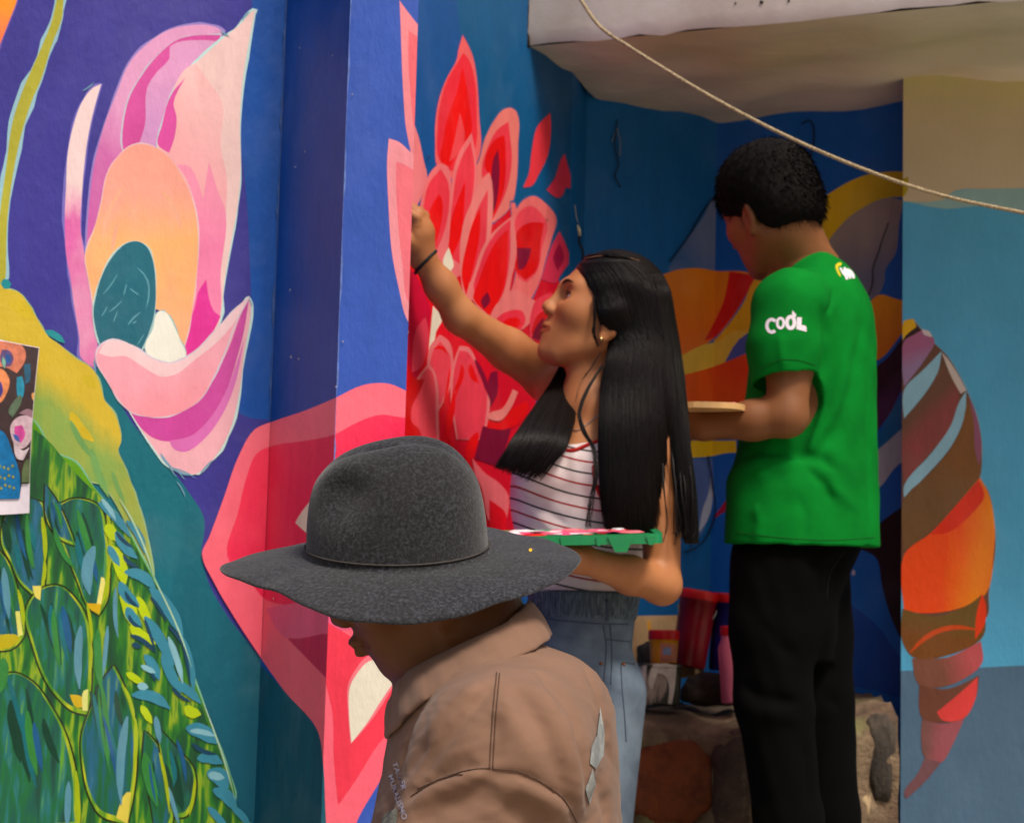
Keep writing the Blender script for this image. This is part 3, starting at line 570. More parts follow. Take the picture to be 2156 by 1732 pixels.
# ---- banded tail on the light blue wall
P('G','U',[(1880,1412),(2000,1408),(2156,1400),(2600,1386),(2600,2200),(1880,2200)],(84,112,138),'painted_dado',name='painted_dado',n=2,streak=.3,axis=(10,10,5))
T='painted_tail'
P('G','Z5',[(1440,5),(1490,-75),(1520,-40),(1600,50),(1700,150),(1812,350),(1872,500),(1904,700),(1892,870),(1942,950),(1980,1150),(1985,1300),(1945,1560),(1935,1700),(1600,1800),(1440,1500)],(106,72,56),T,edge=(130,170,196),ew=.004)
P('G','Z5',[(1440,-60),(1495,-75),(1512,-30),(1440,90)],(226,176,10),T); P('G','Z5',[(1440,40),(1520,-30),(1545,0),(1500,60),(1440,160)],(50,24,24),T)
P('G','Z5',[(1440,60),(1500,20),(1560,-6),(1622,55),(1570,160),(1440,330)],(164,100,136),T,c2=(150,130,170),g=((1500,60),(1540,200)),streak=.5)
P('G','Z5',[(1545,-12),(1590,0),(1610,35),(1560,20)],(214,200,204),T)
P('G','Z5',[(1664,118),(1560,225),(1440,350),(1440,520),(1580,350),(1645,235)],(150,196,218),T,streak=.4)
P('G','Z5',[(1706,170),(1645,240),(1580,370),(1440,540),(1440,900),(1600,720),(1730,560),(1768,420),(1745,250)],(112,76,58),T,c2=(150,70,74),g=((1560,420),(1660,520)),streak=.5)
P('G','Z5',[(1664,124),(1706,170),(1765,262),(1812,352),(1778,372),(1722,270)],(212,196,190),T)
P('G','Z5',[(1812,356),(1770,420),(1720,560),(1600,730),(1440,920),(1440,990),(1600,830),(1725,680),(1802,500)],(150,194,216),T,streak=.3)
P('G','Z5',[(1820,380),(1785,560),(1725,690),(1590,850),(1440,1000),(1440,1310),(1600,1190),(1760,1020),(1888,880),(1902,700),(1870,500)],(112,80,48),T,c2=(130,84,44),g=((1550,1000),(1780,800)),streak=.3)
P('G','Z5',[(1822,380),(1872,500),(1904,700),(1886,800),(1862,700),(1856,540)],(150,90,118),T)
P('G','Z5',[(1892,872),(1760,1025),(1600,1200),(1440,1330),(1440,1660),(1560,1680),(1800,1640),(1930,1560),(1975,1320),(1980,1150),(1942,960)],(236,84,24),T,c2=(250,150,6),g=((1700,1150),(1960,1200)),streak=.3,soft=.4)
P('G','Z5',[(1885,885),(1760,1030),(1600,1210),(1700,1200),(1850,1080),(1920,980)],(228,60,26),T,streak=.4)
P('G','Z6',[(1520,250),(1700,290),(1880,220),(1930,180),(1945,240),(1945,390),(1800,480),(1580,505),(1520,420)],(118,70,24),T,c2=(104,84,40),g=((1700,420),(1720,300)),streak=.3)
P('G','Z6',[(1935,170),(1957,230),(1950,330),(1900,410),(1905,290)],(232,70,28),T)
strokes('G','Z6',[(1560,480,1940,370,26,-70)],(206,80,14),T)
P('G','Z6',[(1570,510),(1750,505),(1930,420),(1938,530),(1850,610),(1700,662),(1605,645)],(122,76,60),T,c2=(188,86,92),g=((1700,580),(1880,520)),streak=.3)
P('G','Z6',[(1608,648),(1750,670),(1922,598),(1902,720),(1842,822),(1740,845),(1625,825)],(110,66,50),T)
P('G','Z6',[(1914,606),(1902,720),(1840,822),(1730,832),(1700,790),(1820,690)],(220,74,72),T)
P('G','Z6',[(1622,830),(1740,850),(1842,826),(1782,960),(1722,1052),(1640,1030),(1618,930)],(154,84,92),T,c2=(110,76,70),g=((1720,940),(1640,930)))
P('G','Z6',[(1636,1030),(1722,1052),(1640,1150),(1540,1242),(1528,1212),(1600,1110)],(116,78,84),T)
# bare limewash above, grey-blue dado below
P('G','U',[(1880,-100),(1895,395),(1902,424),(1980,425),(2010,402),(2070,398),(2156,396),(2500,388),(2500,-200)],(196,188,136),'bare_limewash',name='bare_limewash',n=3,streak=.35,axis=(5,5,3),c2=(200,184,158),g=((2000,150),(2000,290)))
P('G','U',[(1880,390),(1912,372),(1912,398),(1896,420),(1880,420)],(170,150,14),'bare_limewash',name='painted_petal',n=2)
P('G','U',[(1905,424),(1985,421),(2010,404),(2070,399),(2500,388),(2500,436),(2300,440),(2150,442),(2060,434),(1990,440)],(150,186,186),'bare_limewash',name='painted_ground',n=3)
# ---------------------------------------------------------------- signed-distance modelling -> one continuous mesh
A_ = lambda p: np.array(tuple(p), float)
class S:
    def __init__(s): s.ops = []; s.bumps = []; s.post = None
    def add(s, fn, c, R, k=.01, op='u'): s.ops.append((fn, A_(c), R, k, op)); return s
    def cap(s, a, b, ra, rb, k=.02, op='u'):
        a, b = A_(a), A_(b); ba = b - a; L2 = ba.dot(ba) + 1e-12
        def f(Q):
            pa = Q - a; h = np.clip(pa @ ba / L2, 0, 1); return np.linalg.norm(pa - h[:, None] * ba, axis=1) - (ra + (rb - ra) * h)
        return s.add(f, (a + b) / 2, math.sqrt(L2) / 2 + max(ra, rb), k, op)
    def chain(s, pts, rs, k=.02, op='u'):
        for i in range(len(pts) - 1): s.cap(pts[i], pts[i + 1], rs[i], rs[i + 1], k, op)
        return s
    def ell(s, c, r, M=None, k=.02, op='u'):
        c, r = A_(c), A_(r); M = np.eye(3) if M is None else M
        def f(Q):
            q = (Q - c) @ M; k0 = np.linalg.norm(q / r, axis=1); k1 = np.linalg.norm(q / (r * r), axis=1) + 1e-9; return k0 * (k0 - 1) / k1
        return s.add(f, c, max(r), k, op)
    def loft(s, secs, k=.02, op='u', grow=0.0, cap_r=.02):
        T = np.array(sorted(secs, key=lambda t: t[0]), float); zs = T[:, 0]
        def f(Q):
            z = np.clip(Q[:, 2], zs[0], zs[-1]); i = np.clip(np.searchsorted(zs, z) - 1, 0, len(zs) - 2)
            t = (z - zs[i]) / (zs[i + 1] - zs[i])
            m = np.zeros_like(T); m[1:-1] = (T[2:] - T[:-2]) / (zs[2:] - zs[:-2])[:, None]; m[0] = (T[1] - T[0]) / (zs[1] - zs[0]); m[-1] = (T[-1] - T[-2]) / (zs[-1] - zs[-2])
            dz = (zs[i + 1] - zs[i])[:, None]; t = t[:, None]
            V = (2*t**3-3*t**2+1) * T[i] + (t**3-2*t**2+t) * dz * m[i] + (3*t**2-2*t**3) * T[i + 1] + (t**3-t**2) * dz * m[i + 1]
            q = np.stack([(Q[:, 0] - V[:, 1]) , (Q[:, 1] - V[:, 2])], 1); r = np.maximum(V[:, 3:5] + grow, .004)
            k0 = np.linalg.norm(q / r, axis=1); k1 = np.linalg.norm(q / (r * r), axis=1) + 1e-9
            lat = k0 * (k0 - 1) / k1
            lat = np.where(k0 < .3, -np.minimum(r[:, 0], r[:, 1]) * .7, lat)
            cp = np.maximum(zs[0] - Q[:, 2], Q[:, 2] - zs[-1])
            return np.maximum(lat, cp)
        c = np.array([T[:, 1].mean(), T[:, 2].mean(), (zs[0] + zs[-1]) / 2]); R = math.hypot((zs[-1] - zs[0]) / 2, max(T[:, 3].max(), T[:, 4].max()) + grow + np.abs(T[:, 1] - c[0]).max() + np.abs(T[:, 2] - c[1]).max())
        return s.add(f, c, R, k, op)
    def plane(s, p, n, k=.004):           # keep the side the normal points away from
        p, n = A_(p), A_(n); n = n / np.linalg.norm(n)
        return s.add(lambda Q: (Q - p) @ n, (0, 0, 0), 1e6, k, 'i')
    def __call__(s, Q):
        Q = np.asarray(Q, float); d = np.full(len(Q), 1e3)
        for fn, c, R, k, op in s.ops:
            if R > 1e5: m = slice(None); q = Q
            else:
                m = np.flatnonzero(((Q - c) ** 2).sum(1) < (R + k + .06) ** 2)
                if not len(m): continue
                q = Q[m]
            b = fn(q); a = d[m]
            if op == 'u':
                h = np.clip(.5 + .5 * (b - a) / k, 0, 1); d[m] = b * (1 - h) + a * h - k * h * (1 - h)
            elif op == 's':
                b = -b; h = np.clip(.5 - .5 * (b - a) / k, 0, 1); d[m] = b * (1 - h) + a * h + k * h * (1 - h)
            else:
                h = np.clip(.5 - .5 * (b - a) / k, 0, 1); d[m] = b * (1 - h) + a * h + k * h * (1 - h)
        for pts, w, amp in s.bumps:            # cloth folds : dent (+) or ridge (-) along a polyline
            c = pts.mean(0); R = np.linalg.norm(pts - c, axis=1).max() + 3 * w
            m = np.flatnonzero(((Q - c) ** 2).sum(1) < R * R)
            if not len(m): continue
            q = Q[m]; best = np.full(len(m), 1e3); tb = np.zeros(len(m)); n = len(pts) - 1
            for i in range(n):
                a, b = pts[i], pts[i + 1]; ba = b - a; h = np.clip((q - a) @ ba / (ba @ ba + 1e-12), 0, 1)
                dd = np.linalg.norm(q - a - h[:, None] * ba, axis=1); u_ = dd < best; best = np.where(u_, dd, best); tb = np.where(u_, (i + h) / n, tb)
            fade = np.clip(np.minimum(tb, 1 - tb) * 4 + .15, 0, 1)
            d[m] += amp * fade * np.exp(-(best / w) ** 1.35)
        if s.post is not None: d = s.post(Q, d)
        return d
    def hit(s, u, v, y0=1.5, y1=6.5):          # first surface point seen at pixel (u, v)
        dd = ray(u, v); dn_ = A_(dd) / dd.length; t = y0 / dn_[1]
        for _ in range(160):
            p = A_(CAMP) + dn_ * t; x = float(s(p[None])[0])
            if x < .0008: return p
            t += min(max(x * .6, .0006), .03)
            if p[1] > y1: return None
        return p
    def fold(s, px_, w, amp):
        pts = [s.hit(u, v) for u, v in px_]; pts = [p for p in pts if p is not None]
        if len(pts) > 1: s.bumps.append((np.array(pts), w, amp))
        return s
def surfnet(sdf, lo, hi, h):
    lo = A_(lo); nb = np.maximum(1, np.ceil((A_(hi) - lo) / h / 4).astype(int)); n = nb * 4
    ii = np.stack(np.meshgrid(*[np.arange(k) for k in nb], indexing='ij'), -1).reshape(-1, 3)
    dc = sdf(lo + (ii * 4 + 2) * h).reshape(nb); act = np.abs(dc) < 4 * h * .87 * 1.6 + .014
    rep = lambda a: np.pad(np.repeat(np.repeat(np.repeat(a, 4, 0), 4, 1), 4, 2), ((0, 1),) * 3, mode='edge')
    m = np.zeros(n + 1, bool); am = np.repeat(np.repeat(np.repeat(act, 4, 0), 4, 1), 4, 2)
    for a in (0, 1):
        for b in (0, 1):
            for c in (0, 1): m[a:a + n[0], b:b + n[1], c:c + n[2]] |= am
    D = np.where(rep(dc) > 0, 1.0, -1.0).astype(np.float32)
    ix = np.argwhere(m); vals = np.empty(len(ix), np.float32)
    for i in range(0, len(ix), 400000): vals[i:i + 400000] = sdf(lo + ix[i:i + 400000] * h)
    D[m] = vals
    ins = D < 0; cs = np.zeros(n, np.int8)
    for a in (0, 1):
        for b in (0, 1):
            for c in (0, 1): cs += ins[a:a + n[0], b:b + n[1], c:c + n[2]]
    cell = np.argwhere((cs > 0) & (cs < 8)); acc = np.zeros((len(cell), 3)); cnt = np.zeros(len(cell))
    cor_ = [(a, b, c) for a in (0, 1) for b in (0, 1) for c in (0, 1)]
    val = {o: D[cell[:, 0] + o[0], cell[:, 1] + o[1], cell[:, 2] + o[2]] for o in cor_}
    for o in cor_:
        for ax in range(3):
            if o[ax]: continue
            e = list(o); e[ax] = 1; e = tuple(e); a, b = val[o], val[e]; x = (a < 0) != (b < 0); t = np.where(x, a / np.where(a == b, 1, a - b), 0)
            p = np.tile(np.array(o, float), (len(cell), 1)); p[:, ax] += t; acc[x] += p[x]; cnt[x] += 1
    V = lo + (cell + acc / cnt[:, None]) * h
    idx = np.full(n, -1, np.int64); idx[cell[:, 0], cell[:, 1], cell[:, 2]] = np.arange(len(cell))
    Q = []
    for ax in range(3):
        b_, c_ = (ax + 1) % 3, (ax + 2) % 3
        s0 = [slice(None)] * 3; s1 = [slice(None)] * 3; s0[ax] = slice(0, n[ax]); s1[ax] = slice(1, n[ax] + 1)
        x = ins[tuple(s0)] != ins[tuple(s1)]; e = np.argwhere(x)
        e = e[(e[:, b_] > 0) & (e[:, c_] > 0) & (e[:, b_] < n[b_]) & (e[:, c_] < n[c_])]
        sg = ins[e[:, 0], e[:, 1], e[:, 2]]
        def cid(db, dc_):
            q = e.copy(); q[:, b_] -= db; q[:, c_] -= dc_; return idx[q[:, 0], q[:, 1], q[:, 2]]
        f = np.stack([cid(1, 1), cid(0, 1), cid(0, 0), cid(1, 0)], 1); f[~sg] = f[~sg][:, ::-1]; Q.append(f)
    Q = np.concatenate(Q); Q = Q[(Q >= 0).all(1)]
    return V, Q
def np_mesh(name, V, Q, mat, parent, col=None, smooth=True):
    me = bpy.data.meshes.new(name); me.vertices.add(len(V)); me.vertices.foreach_set('co', np.asarray(V, np.float32).ravel())
    k = Q.shape[1]; me.loops.add(Q.size); me.loops.foreach_set('vertex_index', Q.astype(np.int32).ravel())
    me.polygons.add(len(Q)); me.polygons.foreach_set('loop_start', np.arange(0, Q.size, k, dtype=np.int32)); me.polygons.foreach_set('loop_total', np.full(len(Q), k, np.int32))
    me.update(calc_edges=True); me.validate()
    if smooth: me.polygons.foreach_set('use_smooth', np.ones(len(me.polygons), bool))
    me.materials.append(mat)
    if col is not None:
        ca = me.color_attributes.new('pigment', 'FLOAT_COLOR', 'POINT'); ca.data.foreach_set('color', np.asarray(col, np.float32).ravel())
    o = bpy.data.objects.new(name, me); link(o)
    if parent is not None: adopt(o, parent)
    return o
def build(sdf, lo, hi, h, name, mat, parent, colf=None):
    V, Q = surfnet(sdf, lo, hi, h)
    o = np_mesh(name, V, Q, mat, parent, colf(V) if colf else None)
    o['_n'] = len(V); del o['_n']
    return o
def bvh(*objs):
    V = []; Fc = []
    for o in objs:
        b = len(V); V += [v.co.copy() for v in o.data.vertices]; Fc += [tuple(b + i for i in p.vertices) for p in o.data.polygons]
    return BVHTree.FromPolygons(V, Fc)
def cast(bv, u, v, off=.001):
    d = ray(u, v).normalized(); h = bv.ray_cast(CAMP, d)
    if h[0] is None: return None
    n = h[1]; n = n if n.dot(d) < 0 else -n
    return h[0] + n * off, n
def seam(bv, pts, r, mat, parent, name='seam', n=8, off=.0008, taper=None, ns=6):
    out = []
    for p in crv(pts, n, False):
        c = cast(bv, p[0], p[1], off)
        if c: out.append(c[0])
    if len(out) > 2:
        if taper: taper = [min(1, 4 * min(i + .4, len(out) - i) / len(out)) for i in range(len(out))]
        return tube(name, out, r, mat, parent, ns, taper=taper or None)
def patch(bv, pts, mat, parent, name, off=.0015, res=3.0, smooth=True, inner=True):
    """flat cloth or print lying on a surface: outline in picture units, dropped on the surface"""
    poly = [tuple(p) for p in (crv(pts, 4, True) if smooth else pts)]
    bm = bmesh.new(); vs = [bm.verts.new((x, y, 0)) for x, y in poly]
    for t in tessellate_polygon([[Vector((x, y, 0)) for x, y in poly]]):
        try: bm.faces.new([vs[i] for i in t])
        except ValueError: pass
    for _ in range(4):
        es = [e for e in bm.edges if e.calc_length() > res]
        if not es: break
        bmesh.ops.subdivide_edges(bm, edges=es, cuts=1); bmesh.ops.triangulate(bm, faces=bm.faces)
    return drop(bv, bm, mat, parent, name, off)
def drop(bv, bm, mat, parent, name, off):
    last = None
    for v in bm.verts:
        c = cast(bv, v.co.x, v.co.y, off)
        if c is None and last is not None: c = (last, None)
        if c: v.co = c[0]; last = c[0].copy()
    me = bpy.data.meshes.new(name); bmesh.ops.recalc_face_normals(bm, faces=bm.faces); bm.to_mesh(me); bm.free(); me.materials.append(mat)
    o = bpy.data.objects.new(name, me); link(o)
    if parent is not None: adopt(o, parent)
    return o
def lettering(bv, txt, o_, ex, ey, mat, parent, name, off=.0015, bold=.02):
    """text dropped on a surface; o_ = picture position of the left baseline, ex / ey = picture vectors of one em along and up"""
    cu = bpy.data.curves.new('text', 'FONT'); cu.body = txt; cu.resolution_u = 3; cu.offset = bold
    to = bpy.data.objects.new('text', cu); COL.objects.link(to); bpy.context.view_layer.update()
    me = to.evaluated_get(bpy.context.evaluated_depsgraph_get()).to_mesh(); bm = bmesh.new(); bm.from_mesh(me)
    bpy.data.objects.remove(to)
    bmesh.ops.triangulate(bm, faces=bm.faces)
    for v in bm.verts:
        x, y = v.co.x, v.co.y; v.co = Vector((o_[0] + ex[0] * x + ey[0] * y, o_[1] + ex[1] * x + ey[1] * y, 0))
    return drop(bv, bm, mat, parent, name, off)

# ---------------------------------------------------------------- skin, cloth, hair materials
def skin(name, c, blotch, rough=.45):
    m, nt, b = newmat(name)
    n1 = noise(nt, 14, 4); n2 = noise(nt, 220, 3)
    base = mix(nt, ramp(nt, n1, [(.38, (0, 0, 0)), (.66, (.55, .55, .55))]), tuple(c) + (1,), tuple(blotch) + (1,))
    at = N(nt, 'ShaderNodeVertexColor', layer_name='pigment')
    nt.links.new(mix(nt, 1.0, base, at.outputs[0], 'MULTIPLY'), b.inputs['Base Color'])
    b.inputs['Specular IOR Level'].default_value = .3
    nt.links.new(ramp(nt, noise(nt, 45, 4), [(.3, (rough - .06,) * 3), (.7, (rough + .16,) * 3)]), b.inputs['Roughness'])
    b.inputs['Subsurface Weight'].default_value = .12; b.inputs['Subsurface Radius'].default_value = (.6, .25, .12); b.inputs['Subsurface Scale'].default_value = .01
    bump(nt, b, n2, .22, .0010); return m
def cloth(name, c, weave=900, rough=.85, var=.18, bmp=.35, sheen=.15):
    m, nt, b = newmat(name); a = rgba(c)
    n1 = noise(nt, 9, 5); n2 = noise(nt, weave, 2)
    x = mix(nt, ramp(nt, n1, [(.35, (0, 0, 0)), (.7, (1, 1, 1))]), mul(a, 1 - var), mul(a, 1 + var * .5))
    nt.links.new(mix(nt, math_(nt, 'MULTIPLY', n2, .3), x, mul(a, .6)), b.inputs['Base Color'])
    b.inputs['Roughness'].default_value = rough; b.inputs['Sheen Weight'].default_value = sheen; b.inputs['Specular IOR Level'].default_value = .08
    bump(nt, b, n2, bmp, .0006); return m
def hairmat(name, c=(.004, .003, .003), rough=.42):
    m, nt, b = newmat(name); n = noise(nt, 60, 3, .5, (6, 6, .6))
    nt.links.new(ramp(nt, n, [(.3, tuple(x * .6 for x in c)), (.7, tuple(x * 1.7 for x in c))]), b.inputs['Base Color'])
    b.inputs['Roughness'].default_value = rough; b.inputs['Specular IOR Level'].default_value = .16
    bump(nt, b, n, .3, .002); return m

# ---------------------------------------------------------------- heads, hands
def frame(fwd, up):
    f = A_(fwd); f /= np.linalg.norm(f); u_ = A_(up); l = np.cross(u_, f); l /= np.linalg.norm(l); u_ = np.cross(f, l); return f, l, u_
def add_head(s, O, fr, sc=1.0, fem=False, ez=0.0, lx=0.0):
    f, l, u_ = fr; O = A_(O); M = np.stack([f, l, u_], 1)
    L = lambda x, y, z: O + (f * x + l * y + u_ * z) * sc
    g = sc
    E = lambda c, r, k=.02, op='u': s.ell(L(*c), np.array(r) * g, M, k * g, op)
    C_ = lambda a, b, ra, rb, k=.012, op='u': s.cap(L(*a), L(*b), ra * g, rb * g, k * g, op)
    E((-.012, 0, .036), (.098, .076, .086)); E((.028, 0, -.020), (.058, .060, .080), .03)
    jw = .050 if fem else .055
    for y in (1, -1):
        C_((-.012, y * jw, -.050), (.052, y * .022, -.096), .017, .017, .03)
        E((.052, y * .038, -.014), (.030, .024, .024), .03)
        C_((.082, y * .010, .033), (.068, y * .040, .034), .009, .009, .02)
    E((.074, 0, -.098), (.017, .020, .016), .02)
    E((.058, 0, -.062), (.034, .034, .030), .03)
    C_((.085, 0, .030), (.099, 0, -.012), .0085, .0095, .012); E((.1025, 0, -.018), (.0108, .0110, .0102), .010)
    for y in (1, -1):
        E((.096, y * .013, -.023), (.0105, .0075, .008), .008)
        E((.097, y * .007, -.0315), (.0045, .0035, .0035), .004, 's')
        E((.094, y * .031, .0135), (.024, .018, .0125), .016, 's')
        E((.0640, y * .0335, .0125), (.0165, .0175, .0150), .007)
        E((.0835, y * .0345, .0118), (.0130, .0140, .0064), .0025, 's')
    # lips
    for y in (1, -1):
        C_((.094 + lx, y * .004, -.0515), (.082, y * .022, -.0565), .0062, .003, .006)
        C_((.092 + lx, 0, -.0640), (.081, y * .021, -.0580), .0068, .003, .006)
        C_((.100 + lx, 0, -.0575), (.082, y * .024, -.0575), .0018 + lx * .2, .0014, .003, 's')
    C_((.090, 0, -.036), (.092, 0, -.047), .005, .005, .010)
    for y in (1, -1):                      # ears
        E((-.012, y * .077, -.018 + ez), (.017, .010, .031), .008); E((-.020, y * .084, -.012 + ez), (.012, .007, .026), .006)
        E((-.010, y * .088, -.014 + ez), (.008, .006, .016), .006, 's'); E((-.006, y * .079, -.044 + ez), (.009, .006, .010), .006)
    return L
def head_pigment(L, lip, brow=True, cheek=None):
    def f(V):
        c = np.ones((len(V), 4)); c[:, 3] = 1
        for y in (1, -1):
            for a, b, r in (((.096, 0, -.0525), (.083, y * .020, -.057), .0062), ((.094, 0, -.0640), (.083, y * .019, -.0585), .0068)):
                a, b = L(*a), L(*b); ba = b - a; h = np.clip((V - a) @ ba / (ba @ ba), 0, 1)
                w = np.clip((r + .0035 - np.linalg.norm(V - a - h[:, None] * ba, axis=1)) / .003, 0, 1)[:, None]
                c[:, :3] = c[:, :3] * (1 - w) + np.array(lip) * w
            if cheek is not None:
                w = np.clip(1 - np.linalg.norm(V - L(.068, y * .045, -.026), axis=1) / .038, 0, 1)[:, None] * .6; c[:, :3] = c[:, :3] * (1 - w) + np.array(cheek) * w
            w = np.clip(1 - np.linalg.norm(V - L(.075, y * .033, .013), axis=1) / .020, 0, 1)[:, None] * .6; c[:, :3] = c[:, :3] * (1 - w) + np.array((.62, .5, .5)) * w
        return c
    return f
def eyes(L, fr, parent, white, iris, lash, look=(1, 0, 0)):
    f, l, u_ = fr
    for y in (1, -1):
        c = L(.0668, y * .0335, .0118); bm = bmesh.new(); bmesh.ops.create_uvsphere(bm, u_segments=20, v_segments=12, radius=.0122)
        bmesh.ops.translate(bm, verts=bm.verts, vec=Vector(c)); me = bpy.data.meshes.new('eye'); bm.to_mesh(me); bm.free(); me.materials.append(white)
        me.polygons.foreach_set('use_smooth', [True] * len(me.polygons)); o = bpy.data.objects.new('eye', me); link(o); adopt(o, parent)
        dv_ = f * look[0] + l * (look[1] + y * .05) + u_ * look[2]; dv_ /= np.linalg.norm(dv_); bm = bmesh.new(); bmesh.ops.create_uvsphere(bm, u_segments=16, v_segments=10, radius=.0062)
        bmesh.ops.translate(bm, verts=bm.verts, vec=Vector(c + dv_ * .0070)); me = bpy.data.meshes.new('iris'); bm.to_mesh(me); bm.free(); me.materials.append(iris)
        me.polygons.foreach_set('use_smooth', [True] * len(me.polygons)); o2 = bpy.data.objects.new('iris', me); link(o2); adopt(o2, o)
        ls = [L(.0780, y * .0205, .0150), L(.0822, y * .027, .0185), L(.0822, y * .0355, .0188), L(.0760, y * .0475, .0150)]
        tube('eyelash', crv(ls, 4), .0013, lash, parent, 6)
        ls = [L(.0925, y * .012, .0325), L(.0915, y * .024, .0375), L(.0845, y * .038, .0390), L(.0720, y * .051, .0340)]
        tube('eyebrow', crv(ls, 5), .0027, lash, parent, 6, taper=[.7 + .5 * math.sin(math.pi * min(1, i / 12)) - .5 * (i / 15) for i in range(16)])
def add_hand(s, w, dirv, nrm, curl=.5, sc=1.0, spread=.10, thumb=1, thumb_in=.5):
    """w = wrist point, dirv = along the hand, nrm = back of the hand, curl 0 flat .. 1 fist"""
    d = A_(dirv); d /= np.linalg.norm(d); n = A_(nrm); n = n - d * n.dot(d); n /= np.linalg.norm(n); x = np.cross(d, n)   # x towards the thumb when thumb = 1
    x = x * thumb; w = A_(w)
    pl = .085 * sc
    M = np.stack([d, x, n], 1)
    s.ell(w + d * pl * .55, (pl * .60, .040 * sc, .0165 * sc), M, .012)
    s.cap(w, w + d * pl * .5, .026 * sc, .030 * sc, .02)
    ln = (.070, .078, .072, .056)
    for i in range(4):
        off = (.030 - .020 * i) * sc; b = w + d * (pl * (.98 - .05 * abs(i - 1))) + x * off + n * .003; dd = d + x * (.5 - i / 3) * spread; dd /= np.linalg.norm(dd)
        r = (.0085 - .0006 * (i == 3)) * sc; p = b - dd * .014; ang = 0; pts = [p, b]
        for j, (fr_, cu) in enumerate(((.46, 1.35), (.30, 1.6), (.24, 1.0))):
            ang += cu * curl; v = dd * math.cos(ang) - n * math.sin(ang); b = b + v * ln[i] * fr_ * sc; pts.append(b)
        s.chain(pts, [r * 1.15, r * 1.12, r, r * .94, r * .82], .004)
    t0 = w + d * .022 * sc + x * .026 * sc - n * .006; t1 = t0 + (d * .55 + x * .62 - n * .35 * thumb_in) * .042 * sc
    t2 = t1 + (d * .80 - x * .35 * thumb_in + x * .35 * (1 - thumb_in) - n * .55 * thumb_in) * .034 * sc; t3 = t2 + (d * .75 - x * .6 * thumb_in - n * .4 * thumb_in) * .026 * sc
    s.chain([t0, t1, t2, t3], [.015 * sc, .0112 * sc, .0098 * sc, .0082 * sc], .006)
# ---------------------------------------------------------------- the person in the grey hat (nearest)
def sec(v, uL, uR, y, b, yc=None):
    a = U(uL, v, y); c = U(uR, v, y); return ((a.z + c.z) / 2, (a.x + c.x) / 2, y if yc is None else yc, (c.x - a.x) / 2, b)
Y1 = 2.46
hm = empty('person', (U(1040, 1500, Y1).x, Y1, 0))
tag(hm, 'person in a grey felt hat and tan work jacket, head bowed, nearest the camera', 'person')
SK1 = skin('brown_skin', (.165, .058, .013), (.115, .036, .008))
fr1 = frame((-math.cos(math.radians(31)), .04, -math.sin(math.radians(31))), (-.55, -.30, 1))
O1 = U(860, 1182, Y1)
b1 = S(); L1 = add_head(b1, O1, fr1, .97, False, -.018, .009)
nb = U(1010, 1420, Y1)
b1.cap(L1(-.030, 0, -.050), nb, .058, .062, .03); b1.cap(L1(-.042, 0, -.070), U(1040, 1385, Y1), .046, .055, .03)
b1.cap(L1(.02, 0, -.085), U(930, 1440, Y1), .035, .05, .03)
sh = .17
T1 = [sec(1400, 960, 1180, Y1, .09), sec(1470, 850, 1270, Y1, .16), sec(1600, 830, 1285, Y1, .17), sec(1800, 815, 1285, Y1, .165), sec(2000, 820, 1265, Y1, .15), sec(2350, 830, 1260, Y1, .165), sec(2450, 850, 1250, Y1, .16)]
b1.loft(T1, .04)
b1.ell(U(1052, 1138, Y1), (.045, .05, .05), None, .01, 's')
xs1 = U(1040, 1500, Y1).x; ANK = []
for sy in (-1, 1):
    shp = A_(U(1040, 1520, Y1 + sy * .17)); el = A_((shp[0] - .10, Y1 + sy * .22, shp[2] - .27)); wr = el + A_((-.22, -sy * .03, -.06))
    b1.chain([shp, el, wr], [.052, .040, .029], .03); add_hand(b1, wr, (-1, 0, -.25), (0, sy * -.6 + 0, .8), .35, 1.0, thumb=1 if sy < 0 else -1)
    hp = A_((xs1, Y1 + sy * .09, .86)); kn = A_((xs1 - .05, Y1 + sy * .10, .48)); an = A_((xs1, Y1 + sy * .10, .09))
    b1.chain([hp, kn, an], [.085, .058, .042], .03); b1.cap(an, an + A_((-.16, 0, -.045)), .042, .034, .02); ANK.append((hp, kn, an))
TINT1 = head_pigment(L1, (.75, .5, .5))
build(b1, (-.75, 1.95, -.01), (.40, 2.97, 1.80), .0045, 'body', SK1, hm, TINT1)
WHITE = plain('eye_white', (214, 205, 196), .25, .05, 30, 0); IRIS = plain('eye_iris', (28, 16, 10), .12, .1, 30, 0); LASH = hairmat('brow_hair', (.010, .007, .006), .6)
eyes(L1, fr1, hm, WHITE, IRIS, LASH)
HAIR = hairmat('black_hair')
# short hair behind the ear and at the nape
hs1 = S(); hs1.ell(L1(-.030, 0, .030), np.array((.088, .080, .088)), np.stack(fr1, 1), .01); hs1.ell(L1(-.065, 0, -.030), np.array((.040, .058, .050)), np.stack(fr1, 1), .02)
hs1.plane(L1(-.012, 0, 0), fr1[0]); hs1.plane(A_(U(842, 1163, Y1)), A_((-.02, -.309, .951)))
build(hs1, A_(O1) - .16, A_(O1) + .16, .005, 'hair', HAIR, hm)
